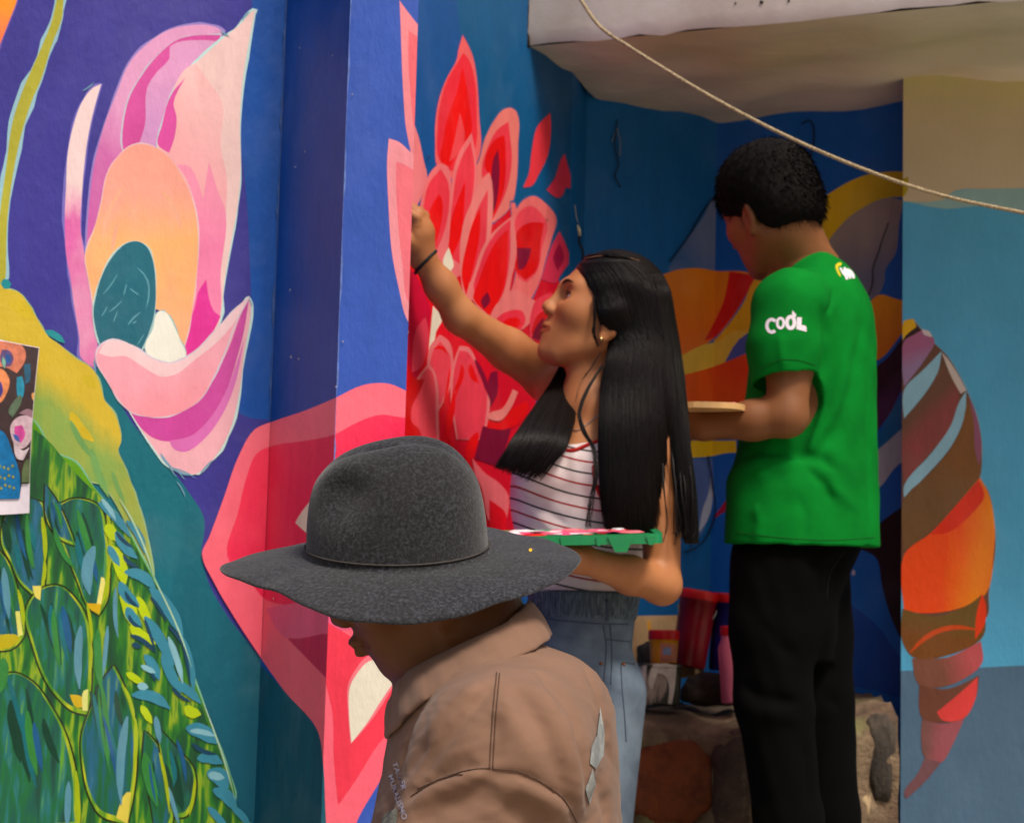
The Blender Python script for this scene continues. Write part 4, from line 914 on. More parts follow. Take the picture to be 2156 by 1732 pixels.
# ---- jacket
JK = cloth('tan_canvas', (132, 103, 87), 700, .8, .16, .4, .1)
jk = S()
jk.loft([sec(1352, 975, 1138, Y1, .085), sec(1385, 905, 1222, Y1, .125), sec(1425, 850, 1266, Y1, .165), sec(1480, 832, 1289, Y1, .195), sec(1560, 818, 1300, Y1, .205), sec(1640, 803, 1304, Y1, .205), sec(1740, 782, 1308, Y1, .20), sec(1950, 760, 1306, Y1, .19), sec(2350, 770, 1300, Y1, .19), sec(2480, 775, 1300, Y1, .195)], .03)
for sy in (-1, 1):
    shp = A_(U(1060, 1600, Y1 + sy * .185)); el = A_((shp[0] - .115, Y1 + sy * .235, shp[2] - .24)); wr = el + A_((-.205, -sy * .025, -.05))
    jk.chain([shp + A_((0.012, -sy * .03, .02)), shp, el, wr], [.070, .088, .070, .046], .035)
jk.plane(U(1000, 2480, Y1) + Vector((0, 0, .01)), (0, 0, -1))
jk.post = lambda Q, d: d + .0011 * np.sin(Q[:, 0] * 60 + 9 * np.sin(Q[:, 2] * 23) + 4 * np.sin(Q[:, 1] * 31)) * np.sin(Q[:, 2] * 41 + 5 * np.sin(Q[:, 0] * 19)) + .0006 * np.sin(Q[:, 0] * 170 + 6 * np.sin(Q[:, 2] * 90)) * np.sin(Q[:, 1] * 120 + Q[:, 2] * 70)
FD_ = [([(1040, 1440), (985, 1500), (925, 1570), (880, 1640)], .008, .006), ([(1015, 1440), (950, 1500), (890, 1580)], .012, -.005), ([(985, 1460), (915, 1530), (860, 1620)], .008, .004),
       ([(1034, 1500), (1040, 1560), (1034, 1610)], .014, .006), ([(1000, 1600), (960, 1610), (905, 1650)], .007, .004),
       ([(870, 1672), (920, 1642), (975, 1620), (1030, 1606)], .005, .006), ([(868, 1690), (920, 1664), (980, 1640), (1028, 1630)], .010, -.007),
       ([(1030, 1630), (1000, 1675), (930, 1700), (870, 1735)], .010, .010), ([(1040, 1625), (1090, 1632), (1140, 1652), (1200, 1695)], .006, .006), ([(1045, 1645), (1100, 1655), (1150, 1680), (1190, 1720)], .012, -.008),
       ([(1060, 1690), (1110, 1712), (1150, 1750)], .014, .010), ([(1130, 1410), (1190, 1470), (1225, 1560), (1235, 1660)], .010, .005), ([(1100, 1430), (1160, 1500), (1200, 1600), (1215, 1700)], .014, -.004),
       ([(1080, 1440), (1120, 1500), (1160, 1580), (1190, 1670)], .012, .006), ([(1058, 1470), (1090, 1530), (1130, 1620)], .012, -.004), ([(1225, 1395), (1255, 1450), (1272, 1540)], .008, .004),
       ([(1245, 1390), (1268, 1430), (1285, 1500)], .010, -.004), ([(1286, 1520), (1278, 1560), (1290, 1600)], .008, .007), ([(1255, 1640), (1275, 1690), (1280, 1732)], .010, .004), ([(860, 1560), (840, 1630), (815, 1720)], .008, .004)]
for p_, w_, a_ in FD_: jk.fold(p_, w_ * .9, a_ * (1.7 if abs(a_) > .0055 else 2.6))
jacket = build(jk, (-.66, 1.98, .55), (.36, 2.94, 1.66), .0034, 'jacket', JK, hm)
# standing collar: a closed band of cloth round the neck, open at the throat
def ring(near, n=44):
    pts = [A_(U(u, v, y)) for u, v, y in near]; far = [p * A_((1, -1, 1)) + A_((.004, 2 * Y1, .004)) for p in pts[1:-1]][::-1]
    return crv(pts + far, 7, True, False)
top = ring([(1104, 1264, Y1), (1088, 1283, 2.412), (1050, 1316, 2.385), (990, 1346, 2.378), (930, 1376, 2.378), (880, 1404, 2.384), (846, 1434, 2.41), (832, 1478, 2.455)])
bot = ring([(1150, 1338, Y1), (1138, 1356, 2.385), (1088, 1384, 2.343), (1015, 1412, 2.318), (940, 1448, 2.305), (884, 1486, 2.318), (842, 1532, 2.36), (822, 1556, 2.45)])
Vc = []; Fc_ = []; nr = 7; m_ = len(top)
for j in range(nr):
    t = j / (nr - 1)
    for i in range(m_):
        p = top[i] * (1 - t) + bot[i] * t; c = (top[0] + top[m_ // 2]) * .5; o_ = p - c; o_[2] = 0; o_ /= np.linalg.norm(o_) + 1e-9
        Vc.append(p + o_ * (.004 + .003 * math.sin(math.pi * t) + .0016 * math.sin(i * 1.1 + 3 * t) + .001 * math.sin(i * 2.7)))
for j in range(nr - 1):
    for i in range(m_): Fc_.append((j * m_ + i, j * m_ + (i + 1) % m_, (j + 1) * m_ + (i + 1) % m_, (j + 1) * m_ + i))
col_o = mesh_obj('collar', Vc, Fc_, JK, hm, True); md = col_o.modifiers.new('thick', 'SOLIDIFY'); md.thickness = .005; md.offset = 0
sb_ = col_o.modifiers.new('sub', 'SUBSURF'); sb_.levels = 1; sb_.render_levels = 1
bj = bvh(jacket); bc_ = bvh(col_o)
SEAM = plain('brown_seam_thread', (84, 64, 54), .9, .3, 200, 0)  # sewn seam lines, a darker brown than the jacket canvas
for ps in ([(1046, 1416), (1040, 1480), (1034, 1560), (1031, 1618)], [(1052, 1418), (1047, 1480), (1041, 1560), (1038, 1618)], [(880, 1660), (930, 1638), (985, 1622), (1034, 1616)], [(1036, 1617), (1090, 1622), (1130, 1640), (1183, 1678), (1215, 1732)], [(866, 1676), (905, 1650), (940, 1636), (975, 1630)]):
    seam(bj, ps, .0006, SEAM, jacket)
for ps in ([(1085, 1300), (1050, 1328), (990, 1358), (930, 1388), (885, 1416), (850, 1450)], [(1136, 1345), (1088, 1374), (1015, 1402), (940, 1438), (884, 1476), (850, 1515)], [(1126, 1308), (1106, 1330), (1092, 1362)]):
    seam(bc_, ps, .0006, SEAM, col_o)
REFL = plain('grey_reflective_tape', (150, 152, 150), .45, .15, 120, .2)
patch(bj, [(1262, 1488), (1271, 1545), (1268, 1590), (1252, 1618), (1240, 1606), (1243, 1572), (1254, 1548)], REFL, jacket, 'reflective_patch', smooth=False)
patch(bj, [(1245, 1618), (1252, 1650), (1245, 1672), (1239, 1692), (1230, 1660), (1238, 1640)], REFL, jacket, 'reflective_patch', smooth=False)
PRINT = plain('white_print', (150, 146, 162), .8, .1, 100, 0); PRG = plain('grey_print', (120, 122, 112), .8, .2, 100, 0)
lettering(bj, 'TALLER', (828, 1606), (6.2, 17), (15, -5), PRINT, jacket, 'chest_lettering')
lettering(bj, 'MURALISMO', (819, 1632), (5.6, 17), (15, -6), PRINT, jacket, 'chest_lettering')
patch(bj, [(820, 1708), (838, 1704), (836, 1732), (812, 1745), (806, 1726)], PRG, jacket, 'chest_badge')
# ---- trousers and shoes, below the picture
TR = cloth('dark_blue_denim', (52, 62, 84)); tr = S()
tr.loft([sec(2300, 800, 1285, Y1, .175), sec(2480, 810, 1280, Y1, .18), sec(2640, 830, 1270, Y1, .17)], .03)
for hp, kn, an in ANK: tr.chain([hp, kn, an + A_((0, 0, .02))], [.10, .076, .066], .03)
build(tr, (-.3, 2.2, .06), (.36, 2.75, 1.06), .006, 'trousers', TR, hm)
SHOE = plain('brown_boot_leather', (70, 48, 34), .5, .2, 40)
def shoe(an, fwd, parent, mat, fl):
    s = S(); an = A_(an); f = A_(fwd); f /= np.linalg.norm(f); s.cap(an + A_((0, 0, .02)), an - A_((0, 0, .035)), .05, .052, .02)
    s.cap(A_((an[0], an[1], fl + .045)) - f * .03, A_((an[0], an[1], fl + .036)) + f * .16, .046, .036, .02); s.plane((0, 0, fl + .002), (0, 0, -1))
    build(s, (an[0] - .28, an[1] - .28, fl - .01), (an[0] + .28, an[1] + .28, an[2] + .09), .006, 'shoe', mat, parent)
for hp, kn, an in ANK: shoe(an, (-1, 0, 0), hm, SHOE, 0.0)

# ---- the hat
FELT, nt, b = newmat('grey_wool_felt')
n1 = noise(nt, 260, 3, .7); n2 = noise(nt, 7, 4); n3 = noise(nt, 620, 2, .7)
bs = ramp(nt, n1, [(.33, (.007, .007, .009)), (.5, (.019, .020, .025)), (.68, (.054, .057, .072))])
nt.links.new(mix(nt, ramp(nt, n2, [(.4, (0, 0, 0)), (.7, (.35, .35, .35))]), bs, (.030, .028, .027, 1)), b.inputs['Base Color'])
b.inputs['Roughness'].default_value = .95; b.inputs['Specular IOR Level'].default_value = .15; b.inputs['Sheen Weight'].default_value = .25
bump(nt, b, n3, .6, .0015)
def hat():
    a18 = math.radians(18)
    f, l, u_ = frame((-1, .05, -.03), (-.02, -math.sin(a18), math.cos(a18))); O = A_(U(842, 1161, Y1))
    n = 96; rows = []
    prof = [(1.00, 0.0), (.994, .12), (.985, .24), (.968, .36), (.945, .47), (.912, .57), (.868, .66), (.810, .745), (.735, .82), (.645, .88), (.54, .925), (.43, .955), (.32, .97), (.21, .975), (.10, .975), (.0, .97)]
    CA, CB, CH = .1035, .087, .133
    def crown(th, r, zz):
        x = CA * r * math.cos(th); y = CB * r * math.sin(th) * (1 - .16 * zz); z = CH * zz * (1 - .05 * math.cos(th) * zz)
        z -= .013 * zz ** 3 * math.exp(-(y / .017) ** 2) * (1 if r < .8 else max(0, (.9 - r) / .1)) * (1 - .3 * (x / .1))
        for sg in (1, -1):
            dd = ((x - .052) / .034) ** 2 + ((y - sg * .058) / .030) ** 2 + ((z - .076) / .026) ** 2; g_ = .0155 * math.exp(-dd ** 1.2)
            y -= sg * g_; x -= .3 * g_
        return x + .003, y, z
    def brim(th, t):
        w = .088 + .014 * abs(math.cos(th)); c, s_ = math.cos(th), math.sin(th); w *= 1 - (.16 + .16 * max(0, c)) * math.sin(2 * th) ** 2
        x = (CA + w * t) * c; y = (CB + w * t * .98) * s_
        z = -.006 * t - .024 * t ** 1.7 * (max(0, s_) if s_ > 0 else 0) - .004 * t * t * max(0, -s_) + .012 * t ** 2 * c * c * 0 - .010 * t ** 2 * max(0, c)
        z += .016 * t * t * max(0, c) * max(0, s_) * 2
        z += .0022 * t * math.sin(3 * th + .6) + .0011 * t * math.sin(9 * th) + .0008 * t * math.sin(17 * th + 1)
        return x, y, z
    bt = [1.0, .93, .8, .62, .42, .24, .12, .05]
    V = []; 
    under = [brim(2 * math.pi * i / n, 1.0) for i in range(0)]
    def ringv(fn): V.extend([O + f * x + l * y + u_ * z for x, y, z in (fn(2 * math.pi * i / n) for i in range(n))]); 
    cnt = 0
    def off(p, dz): return (p[0], p[1], p[2] + dz)
    ringv(lambda th: off(crown(th, .95, .02), -.004)); cnt += 1                 # sweat band edge, inside
    for t in (.02, .3, .7, .96): ringv(lambda th, t=t: off(brim(th, t), -.0065)); cnt += 1
    ringv(lambda th: off(brim(th, 1.010), -.0034)); cnt += 1
    for t in bt: ringv(lambda th, t=t: brim(th, t)); cnt += 1
    ringv(lambda th: off(crown(th, 1.004, .015), .0)); cnt += 1
    for r, zz in prof[1:-1]: ringv(lambda th, r=r, zz=zz: crown(th, r, zz)); cnt += 1
    Fh = []
    for j in range(cnt - 1):
        for i in range(n): Fh.append((j * n + i, j * n + (i + 1) % n, (j + 1) * n + (i + 1) % n, (j + 1) * n + i))
    x, y, z = crown(0, 0, .97); V.append(O + f * x + l * y + u_ * z); k = len(V) - 1
    for i in range(n): Fh.append(((cnt - 1) * n + i, (cnt - 1) * n + (i + 1) % n, k))
    root = empty('felt_hat', O); tag(root, 'wide-brimmed charcoal grey felt hat worn low over the nearest face', 'hat')
    o = mesh_obj('felt_body', V, Fh, FELT, root, True)
    bm = bmesh.new(); bm.from_mesh(o.data); bmesh.ops.recalc_face_normals(bm, faces=bm.faces); bm.to_mesh(o.data); bm.free()
    o.modifiers.new('sub', 'SUBSURF').render_levels = 2
    cord = plain('hat_cord', (60, 55, 52), .8, .3, 300, .2)
    pts = [O + f * x + l * y + u_ * z for x, y, z in (crown(2 * math.pi * i / 72, 1.014, .055 + .006 * math.sin(2 * math.pi * i / 72 * 2)) for i in range(72))]
    tube('hat_cord', pts, .0013, cord, root, 6, closed=True)
    # a speck of yellow paint on the brim
    bh_ = bvh(o); YS = plain('yellow_speck', (214, 170, 60), .6, .1, 60, 0)
    patch(bh_, [(1114, 1156), (1119, 1155), (1121, 1159), (1117, 1162), (1113, 1160)], YS, o, 'paint_speck', .0006, 3)
    return root, O, (f, l, u_)
hat_root, HO, HF = hat()
# ---------------------------------------------------------------- the woman painting the red flower
Y2 = 4.27
wm = empty('person', (U(1230, 1500, Y2).x, Y2, .66))
tag(wm, 'person with long straight black hair and striped camisole reaching up to the red flower', 'person')
SK2 = skin('tan_skin', (.43, .172, .066), (.35, .115, .042), .48)
pt_ = math.radians(19)
fr2 = frame((-math.cos(pt_), -.14, math.sin(pt_)), (math.sin(pt_), -.02, math.cos(pt_)))
O2 = U(1266, 670, Y2)
b2 = S(); L2 = add_head(b2, O2, fr2, 1.06, True)
sR = A_(U(1150, 790, 4.43)); eR = A_(U(970, 668, 4.26)); wR = A_(U(886, 536, 4.195))
sL = A_(U(1388, 880, 4.19)); eL = A_(U(1394, 1232, 4.15)); wL = A_(U(1222, 1176, 3.99))
nk = A_(U(1240, 860, 4.27))
b2.cap(L2(-.026, 0, -.050), nk, .043, .047, .025); b2.cap(L2(.010, 0, -.070), A_(U(1228, 850, 4.25)), .026, .036, .025)
TW = [sec(838, 1195, 1330, 4.29, .045), sec(870, 1145, 1410, 4.29, .070), sec(920, 1112, 1415, 4.28, .085), sec(990, 1085, 1400, 4.27, .095), sec(1060, 1078, 1392, 4.27, .092), sec(1130, 1090, 1372, 4.27, .086), sec(1200, 1112, 1350, 4.27, .084), sec(1260, 1122, 1336, 4.27, .090), sec(1340, 1110, 1324, 4.28, .100), sec(1430, 1108, 1322, 4.28, .100), sec(1500, 1120, 1316, 4.28, .088)]
b2.loft(TW, .03)
b2.cap(A_(U(1176, 836, 4.37)), A_(U(1370, 856, 4.22)), .040, .045, .04)
b2.ell(A_(U(1136, 985, 4.205)), (.050, .050, .054), None, .035); b2.ell(A_(U(1292, 1000, 4.195)), (.046, .046, .052), None, .035)
b2.chain([sR + A_((.03, 0, -.02)), sR * .55 + eR * .45, eR, eR * .5 + wR * .5, wR], [.050, .041, .032, .030, .0228], .02)
b2.chain([sL, sL * .5 + eL * .5, eL, eL * .6 + wL * .4, wL], [.050, .040, .0345, .034, .0245], .02)
b2.cap(nk, sR, .04, .045, .03); b2.cap(nk, sL, .04, .045, .03)
add_hand(b2, wR, A_(U(882, 440, 4.165)) - wR, (1, -.30, .1), .72, .98, thumb=-1, thumb_in=.9)
add_hand(b2, wL, A_(U(1130, 1168, 3.94)) - wL, (0, -.25, -1), .10, .95, spread=.22, thumb=-1, thumb_in=.1)
LEGW = []
for u_, sy in ((1172, .03), (1268, -.03)):
    hp = A_(U(u_, 1460, Y2 + sy)); kn = A_((hp[0] - .01, hp[1] - .01, 1.10)); an = A_((hp[0], hp[1] + .01, .745))
    b2.chain([hp, kn, an], [.082, .052, .036], .03); b2.cap(an, an + A_((-.10, -.09, -.045)), .035, .028, .02); LEGW.append((hp, kn, an))
b2.post = None
build(b2, (-.36, 3.84, .64), (.44, 4.56, 2.52), .0034, 'body', SK2, wm, head_pigment(L2, (.62, .30, .32), cheek=(1.0, .90, .86)))
eyes(L2, fr2, wm, WHITE, IRIS, LASH, (1, 0, .25))
# ---- camisole with stripes
top_m, nt, b = newmat('striped_jersey')
tc = N(nt, 'ShaderNodeTexCoord'); sp = N(nt, 'ShaderNodeSeparateXYZ'); nt.links.new(tc.outputs['Object'], sp.inputs[0])
cz = U(1230, 935, Y2)
# rows of thread follow the body: they sag from the raised shoulder and level out at the hem
zz = math_(nt, 'ADD', sp.outputs['Z'], math_(nt, 'MULTIPLY', sp.outputs['X'], math_(nt, 'SUBTRACT', .46, math_(nt, 'MULTIPLY', sp.outputs['X'], 1.0))))
ph = math_(nt, 'DIVIDE', math_(nt, 'SUBTRACT', zz, cz.z + cz.x * (.46 - cz.x) - .020), -.0225)
fr_n = math_(nt, 'FRACT', ph); ev = math_(nt, 'FRACT', math_(nt, 'MULTIPLY', math_(nt, 'FLOOR', ph), .5))
ln_ = math_(nt, 'LESS_THAN', fr_n, .17)
stc = mix(nt, math_(nt, 'GREATER_THAN', ev, .25), rgba((48, 46, 46)), rgba((150, 28, 26)))
nz = noise(nt, 20, 4)
nt.links.new(mix(nt, ln_, ramp(nt, nz, [(.3, rgba((206, 190, 190))), (.7, rgba((228, 216, 218)))]), stc), b.inputs['Base Color'])
b.inputs['Roughness'].default_value = .9; bump(nt, b, noise(nt, 900, 2), .3, .0006)
cm = S()
cm.loft([(z, x, y, a, bb) for z, x, y, a, bb in TW], .03, grow=.0045)
cm.ell(A_(U(1136, 985, 4.205)), (.055, .055, .059), None, .035); cm.ell(A_(U(1292, 1000, 4.195)), (.050, .050, .056), None, .035)
cm.post = lambda Q, d: d + .0007 * np.sin(Q[:, 2] * 120 + 20 * Q[:, 0]) * np.sin(Q[:, 0] * 40)
nl = A_(U(1178, 942, 4.14)); 
cm.plane(A_(U(1250, 936, 4.2)), (-.10, .35, 1), .003); cm.plane(A_(U(1230, 1252, Y2)), (-.01, 0, -1), .003)
cm.fold([(1100, 1060), (1150, 1075), (1200, 1110)], .008, .004); cm.fold([(1080, 1040), (1120, 1075), (1180, 1130)], .008, -.003)
cam_o = build(cm, (-.2, 4.0, 1.55), (.42, 4.5, 2.2), .0035, 'camisole', top_m, wm)
REDT = plain('red_trim', (168, 18, 26), .8, .1, 200, .2)
bcam = bvh(cam_o); bbody = bvh([o for o in wm.children if o.name.startswith('body')][0], cam_o)
def trim(pts, r, par): return seam(bbody, pts, r, REDT, par, 'red_trim', 6, .0005)
trim([(1160, 934), (1193, 948), (1208, 948), (1236, 937), (1262, 928), (1300, 920)], .0040, cam_o)
trim([(1250, 980), (1253, 1013), (1264, 1043), (1280, 1070)], .0036, cam_o)
trim([(1300, 925), (1318, 870), (1322, 830)], .0030, cam_o)
# ---- jeans
JEAN, nt, b = newmat('washed_denim')
n1 = noise(nt, 7, 5); n2 = noise(nt, 60, 3, .6, (6, 6, .6)); n3 = noise(nt, 700, 2)
bs = ramp(nt, n1, [(.32, rgba((56, 64, 76))), (.5, rgba((82, 94, 108))), (.68, rgba((116, 130, 144)))])
nt.links.new(mix(nt, math_(nt, 'MULTIPLY', n2, .4), bs, rgba((70, 82, 104))), b.inputs['Base Color']); b.inputs['Roughness'].default_value = .9; bump(nt, b, n3, .4, .0008)
jn = S(); jn.loft([(z, x, y, a, bb) for z, x, y, a, bb in TW if z < U(1230, 1100, Y2).z], .03, grow=.008)
for hp, kn, an in LEGW: jn.chain([hp, kn, an + A_((0, 0, .01))], [.086, .062, .054], .03)
jn.plane(A_(U(1230, 1246, Y2)), (0, 0, 1), .003)
for f_ in ([(1150, 1330), (1220, 1340), (1270, 1352)], [(1140, 1362), (1200, 1372), (1250, 1380)], [(1300, 1400), (1318, 1440), (1322, 1500)], [(1240, 1420), (1280, 1450), (1320, 1470)]): jn.fold(f_, .007, .003)
jn_o = build(jn, (-.16, 4.0, .72), (.42, 4.5, 1.78), .0045, 'jeans', JEAN, wm)
wb = S(); wb.loft([(z, x, y, a, bb) for z, x, y, a, bb in TW if z < U(1230, 1100, Y2).z], .03, grow=.0105)
wb.plane(A_(U(1230, 1247, Y2)), (0, 0, 1), .002); wb.plane(A_(U(1230, 1303, Y2)), (0, 0, -1), .002)
DKJ, nt, b = newmat('waistband_denim'); n1 = noise(nt, 60, 3, .6, (7, 7, .5)); nt.links.new(ramp(nt, n1, [(.35, rgba((34, 44, 56))), (.5, rgba((70, 82, 94))), (.66, rgba((96, 110, 122)))]), b.inputs['Base Color']); b.inputs['Roughness'].default_value = .9; bump(nt, b, n1, .5, .002)
build(wb, (-.16, 4.0, 1.5), (.42, 4.5, 1.78), .0042, 'waistband', DKJ, wm)
DS = plain('dark_denim_seam', (66, 74, 92), .9, .2, 200, .1); bjn = bvh(jn_o)
for ps in ([(1125, 1298), (1180, 1306), (1250, 1312), (1322, 1314)], [(1270, 1316), (1276, 1360), (1272, 1430), (1274, 1500)], [(1284, 1316), (1288, 1370), (1286, 1440)], [(1307, 1396), (1309, 1440), (1315, 1510), (1318, 1560)], [(1274, 1345), (1300, 1348), (1326, 1350)], [(1310, 1394), (1336, 1398)]):
    seam(bjn, ps, .0010, DS, jn_o)
for i in range(2):
    u0 = (1136, 1276)[i]; seam(bjn, [(u0, 1262), (u0 + 2, 1285), (u0 + 2, 1306)], .0042, DS, jn_o, 'belt_loop', 3)
RIV = plain('copper_rivet', (150, 92, 48), .4, .2, 60, .1, metal=.7)
for u0, v0 in ((1265, 1396), (1312, 1397)): seam(bjn, [(u0, v0 - 1), (u0, v0 + 3)], .0035, RIV, jn_o, 'rivet', 2)
for hp, kn, an in LEGW: shoe(an, (-.7, -.7, 0), wm, plain('white_canvas_shoe', (196, 192, 186), .8), .66)
# ---- hair: a mass that follows head and shoulders, then combed strands over it
hm2 = S(); M2 = np.stack(fr2, 1)
hm2.ell(L2(-.018, 0, .050), np.array((.106, .090, .094)), M2, .01)
hm2.ell(L2(-.060, 0, -.010), np.array((.070, .084, .085)), M2, .03)
hm2.ell(L2(.086, 0, -.030), np.array((.068, .084, .100)), M2, .010, 's')            # the face
hm2.ell(L2(-.014, .068, .004), np.array((.034, .034, .034)), M2, .015)
hm2.ell(L2(.020, -.085, -.045), np.array((.050, .040, .038)), M2, .010, 's'); hm2.ell(L2(.012, .095, -.056), np.array((.036, .042, .024)), M2, .010, 's')
rows = [(612, 1280, 1410, 4.235, .050), (700, 1296, 1424, 4.225, .050), (760, 1276, 1432, 4.21, .052), (830, 1266, 1436, 4.19, .052), (900, 1262, 1412, 4.16, .048), (1000, 1262, 1388, 4.14, .042), (1080, 1270, 1380, 4.13, .034), (1120, 1278, 1376, 4.125, .020), (1140, 1300, 1372, 4.12, .010)]
hm2.loft([sec(v, a, b_, y, w) for v, a, b_, y, w in rows], .02)
rows = [(690, 1385, 1412, 4.24, .014), (760, 1372, 1428, 4.22, .034), (830, 1388, 1441, 4.19, .036), (935, 1410, 1454, 4.155, .026), (1021, 1421, 1466, 4.135, .020), (1108, 1430, 1472, 4.12, .013), (1145, 1440, 1472, 4.115, .006)]
hm2.loft([sec(v, a, b_, y, w) for v, a, b_, y, w in rows], .012)
rows = [(745, 1188, 1252, 4.325, .022), (800, 1166, 1232, 4.315, .026), (860, 1124, 1218, 4.245, .030), (920, 1084, 1202, 4.165, .028), (955, 1062, 1186, 4.145, .020), (985, 1056, 1150, 4.135, .006)]
hm2.loft([sec(v, a, b_, y, w) for v, a, b_, y, w in rows], .015)
hair_o = build(hm2, (-.16, 3.98, 1.74), (.44, 4.52, 2.38), .0045, 'hair', HAIR, wm)
bh = bvh(hair_o)
def lerp_poly(poly, t):
    x = t * (len(poly) - 1); i = min(int(x), len(poly) - 2); f_ = x - i; return tuple(poly[i][k] * (1 - f_) + poly[i + 1][k] * f_ for k in range(2))
def strands(Lc, Rc, n, rnd, w=.0011, off0=.001, skip=.0, name='hair_strands', cut=.06):
    V = []; Fc = []; Lc = crv(Lc, 6, False, False); Rc = crv(Rc, 6, False, False); m = 22
    for i in range(n):
        s_ = rnd.random(); s1 = s_ + rnd.uniform(-.03, .03); t1 = 1 - abs(rnd.gauss(0, cut)); t0 = rnd.random() * skip; pts = []
        of = off0 + rnd.random() * .0032; wv = rnd.uniform(-1, 1) * 2.0; ph_ = rnd.random() * 6
        for j in range(m):
            t = t0 + (t1 - t0) * j / (m - 1); a, b_ = lerp_poly(Lc, t), lerp_poly(Rc, t); ss = s_ + (s1 - s_) * t
            u_, v_ = a[0] * (1 - ss) + b_[0] * ss + wv * math.sin(2.2 * t * 3 + ph_) * t, a[1] * (1 - ss) + b_[1] * ss
            c = cast(bh, u_, v_, of)
            if c: pts.append(c[0])
            elif len(pts) > 1 and j > m - 5: pts.append(pts[-1] + (pts[-1] - pts[-2]) * .9)
            elif len(pts) > 1: break
        if len(pts) < 4: continue
        ok = all((pts[k + 1] - pts[k]).length < .05 for k in range(len(pts) - 1))
        if not ok: continue
        b0 = len(V); r = w * rnd.uniform(.6, 1.3)
        for j, p in enumerate(pts):
            t = (pts[min(j + 1, len(pts) - 1)] - pts[max(j - 1, 0)]).normalized(); x = t.cross(Vector((0, 1, 0))).normalized(); y = t.cross(x); rr = r * min(1, (len(pts) - j) / 5 + .15)
            V += [p + x * rr, p + (-x * .5 + y * .87) * rr, p + (-x * .5 - y * .87) * rr]
        for j in range(len(pts) - 1):
            for k in range(3): a = b0 + j * 3 + k; c_ = b0 + j * 3 + (k + 1) % 3; Fc.append((a, c_, c_ + 3, a + 3))
    return mesh_obj(name, V, Fc, HAIR2, hair_o, True)
HAIR2 = hairmat('hair_strand', (.006, .0042, .004), .36)
rr_ = random.Random(5)
# near curtain: from the centre parting over the near side of the head and down past the elbow
Lc = [(1222, 556), (1244, 600), (1256, 640), (1262, 664), (1284, 730), (1268, 800), (1263, 880), (1262, 960), (1266, 1040), (1276, 1130)]
Rc = [(1352, 552), (1392, 580), (1412, 630), (1420, 672), (1430, 730), (1440, 800), (1450, 880), (1456, 960), (1466, 1040), (1472, 1150)]
strands(Lc, Rc, 1500, rr_, .0009)
strands([(1216, 548), (1226, 540), (1240, 536)], [(1300, 530), (1330, 538), (1352, 550)], 120, rr_)
strands([(1190, 752), (1160, 810), (1110, 880), (1062, 950), (1038, 990)], [(1250, 752), (1230, 810), (1212, 870), (1190, 940), (1128, 1016)], 700, rr_, .0009, cut=.05)
# loose locks
def lock(pts, r, n, rnd, sp):
    for i in range(n):
        ps = [A_(U(u + rnd.uniform(-sp, sp) * (k / len(pts) + .3), v + rnd.uniform(-sp, sp) * .5, y + rnd.uniform(-.006, .006))) for k, (u, v, y) in enumerate(pts)]
        c = crv(ps, 6, False, False); tube('hair_lock', c, r, HAIR2, hair_o, 5, taper=[1 - .7 * j / len(c) for j in range(len(c))])
lock([(1268, 770, 4.19), (1240, 815, 4.17), (1220, 865, 4.15), (1228, 905, 4.13), (1250, 945, 4.10), (1254, 1000, 4.08), (1244, 1060, 4.07), (1238, 1108, 4.06)], .0009, 26, rr_, 6)
lock([(1250, 625, 4.185), (1252, 665, 4.18), (1250, 700, 4.18), (1262, 730, 4.185)], .0012, 12, rr_, 5)
lock([(1264, 742, 4.19), (1246, 772, 4.185), (1222, 808, 4.18), (1212, 845, 4.17)], .0008, 3, rr_, 3)
for k_ in range(9):
    u0 = 1396 + rr_.random() * 66; lock([(u0 - 16, 860 + rr_.uniform(0, 60), 4.175), (u0 - 8, 950, 4.14), (u0, 1040, 4.105), (u0 + 2 + rr_.uniform(-6, 6), 1100 + rr_.uniform(0, 30), 4.10), (u0 + rr_.uniform(-10, 10), 1140 + rr_.uniform(-20, 20), 4.10)], .0016, 2, rr_, 3)
# parting: a thin line of scalp
seam(bh, [(1232, 546), (1262, 541), (1300, 540), (1340, 549), (1362, 557)], .0010, plain('scalp', (120, 84, 66), .7, .1, 100, 0), hair_o, 'parting', 6, .0022)
# ---- earring, hair tie on the wrist, fine necklace
GOLD = plain('gold_stud', (190, 160, 110), .25, .2, 80, .1, metal=.9)
def ball(name, c, r, mat, parent=None, sx=1):
    bm = bmesh.new(); bmesh.ops.create_uvsphere(bm, u_segments=14, v_segments=9, radius=r); bmesh.ops.translate(bm, verts=bm.verts, vec=Vector(c)); me = bpy.data.meshes.new(name); bm.to_mesh(me); bm.free()
    me.materials.append(mat); me.polygons.foreach_set('use_smooth', [True] * len(me.polygons)); o = bpy.data.objects.new(name, me); link(o)
    if parent is not None: adopt(o, parent)
    return o
er = [Vector(L2(-.002, .090, -.050))]
tie = plain('black_elastic', (14, 13, 14), .7, .2, 200, .3)
def top_thing(name, o, label, cat):
    return tag(o, label, cat)
if er: top_thing('', ball('stud_earring', er[0], .0052, GOLD), 'small round gold stud earring below the dark hair', 'earring')
ax_ = (eR - wR); ax_ /= np.linalg.norm(ax_); cW = wR + ax_ * .018; q1 = np.cross(ax_, (0, 1, 0)); q1 /= np.linalg.norm(q1); q2 = np.cross(ax_, q1)
rt = tube('hair_tie', [cW + (q1 * math.cos(a) * .0285 + q2 * math.sin(a) * .0285) + ax_ * .012 * math.cos(a + 2.2) for a in [2 * math.pi * i / 40 for i in range(40)]], .0036, tie, None, 8, closed=True)
tag(rt, 'black elastic hair tie worn round the raised wrist', 'hair tie')
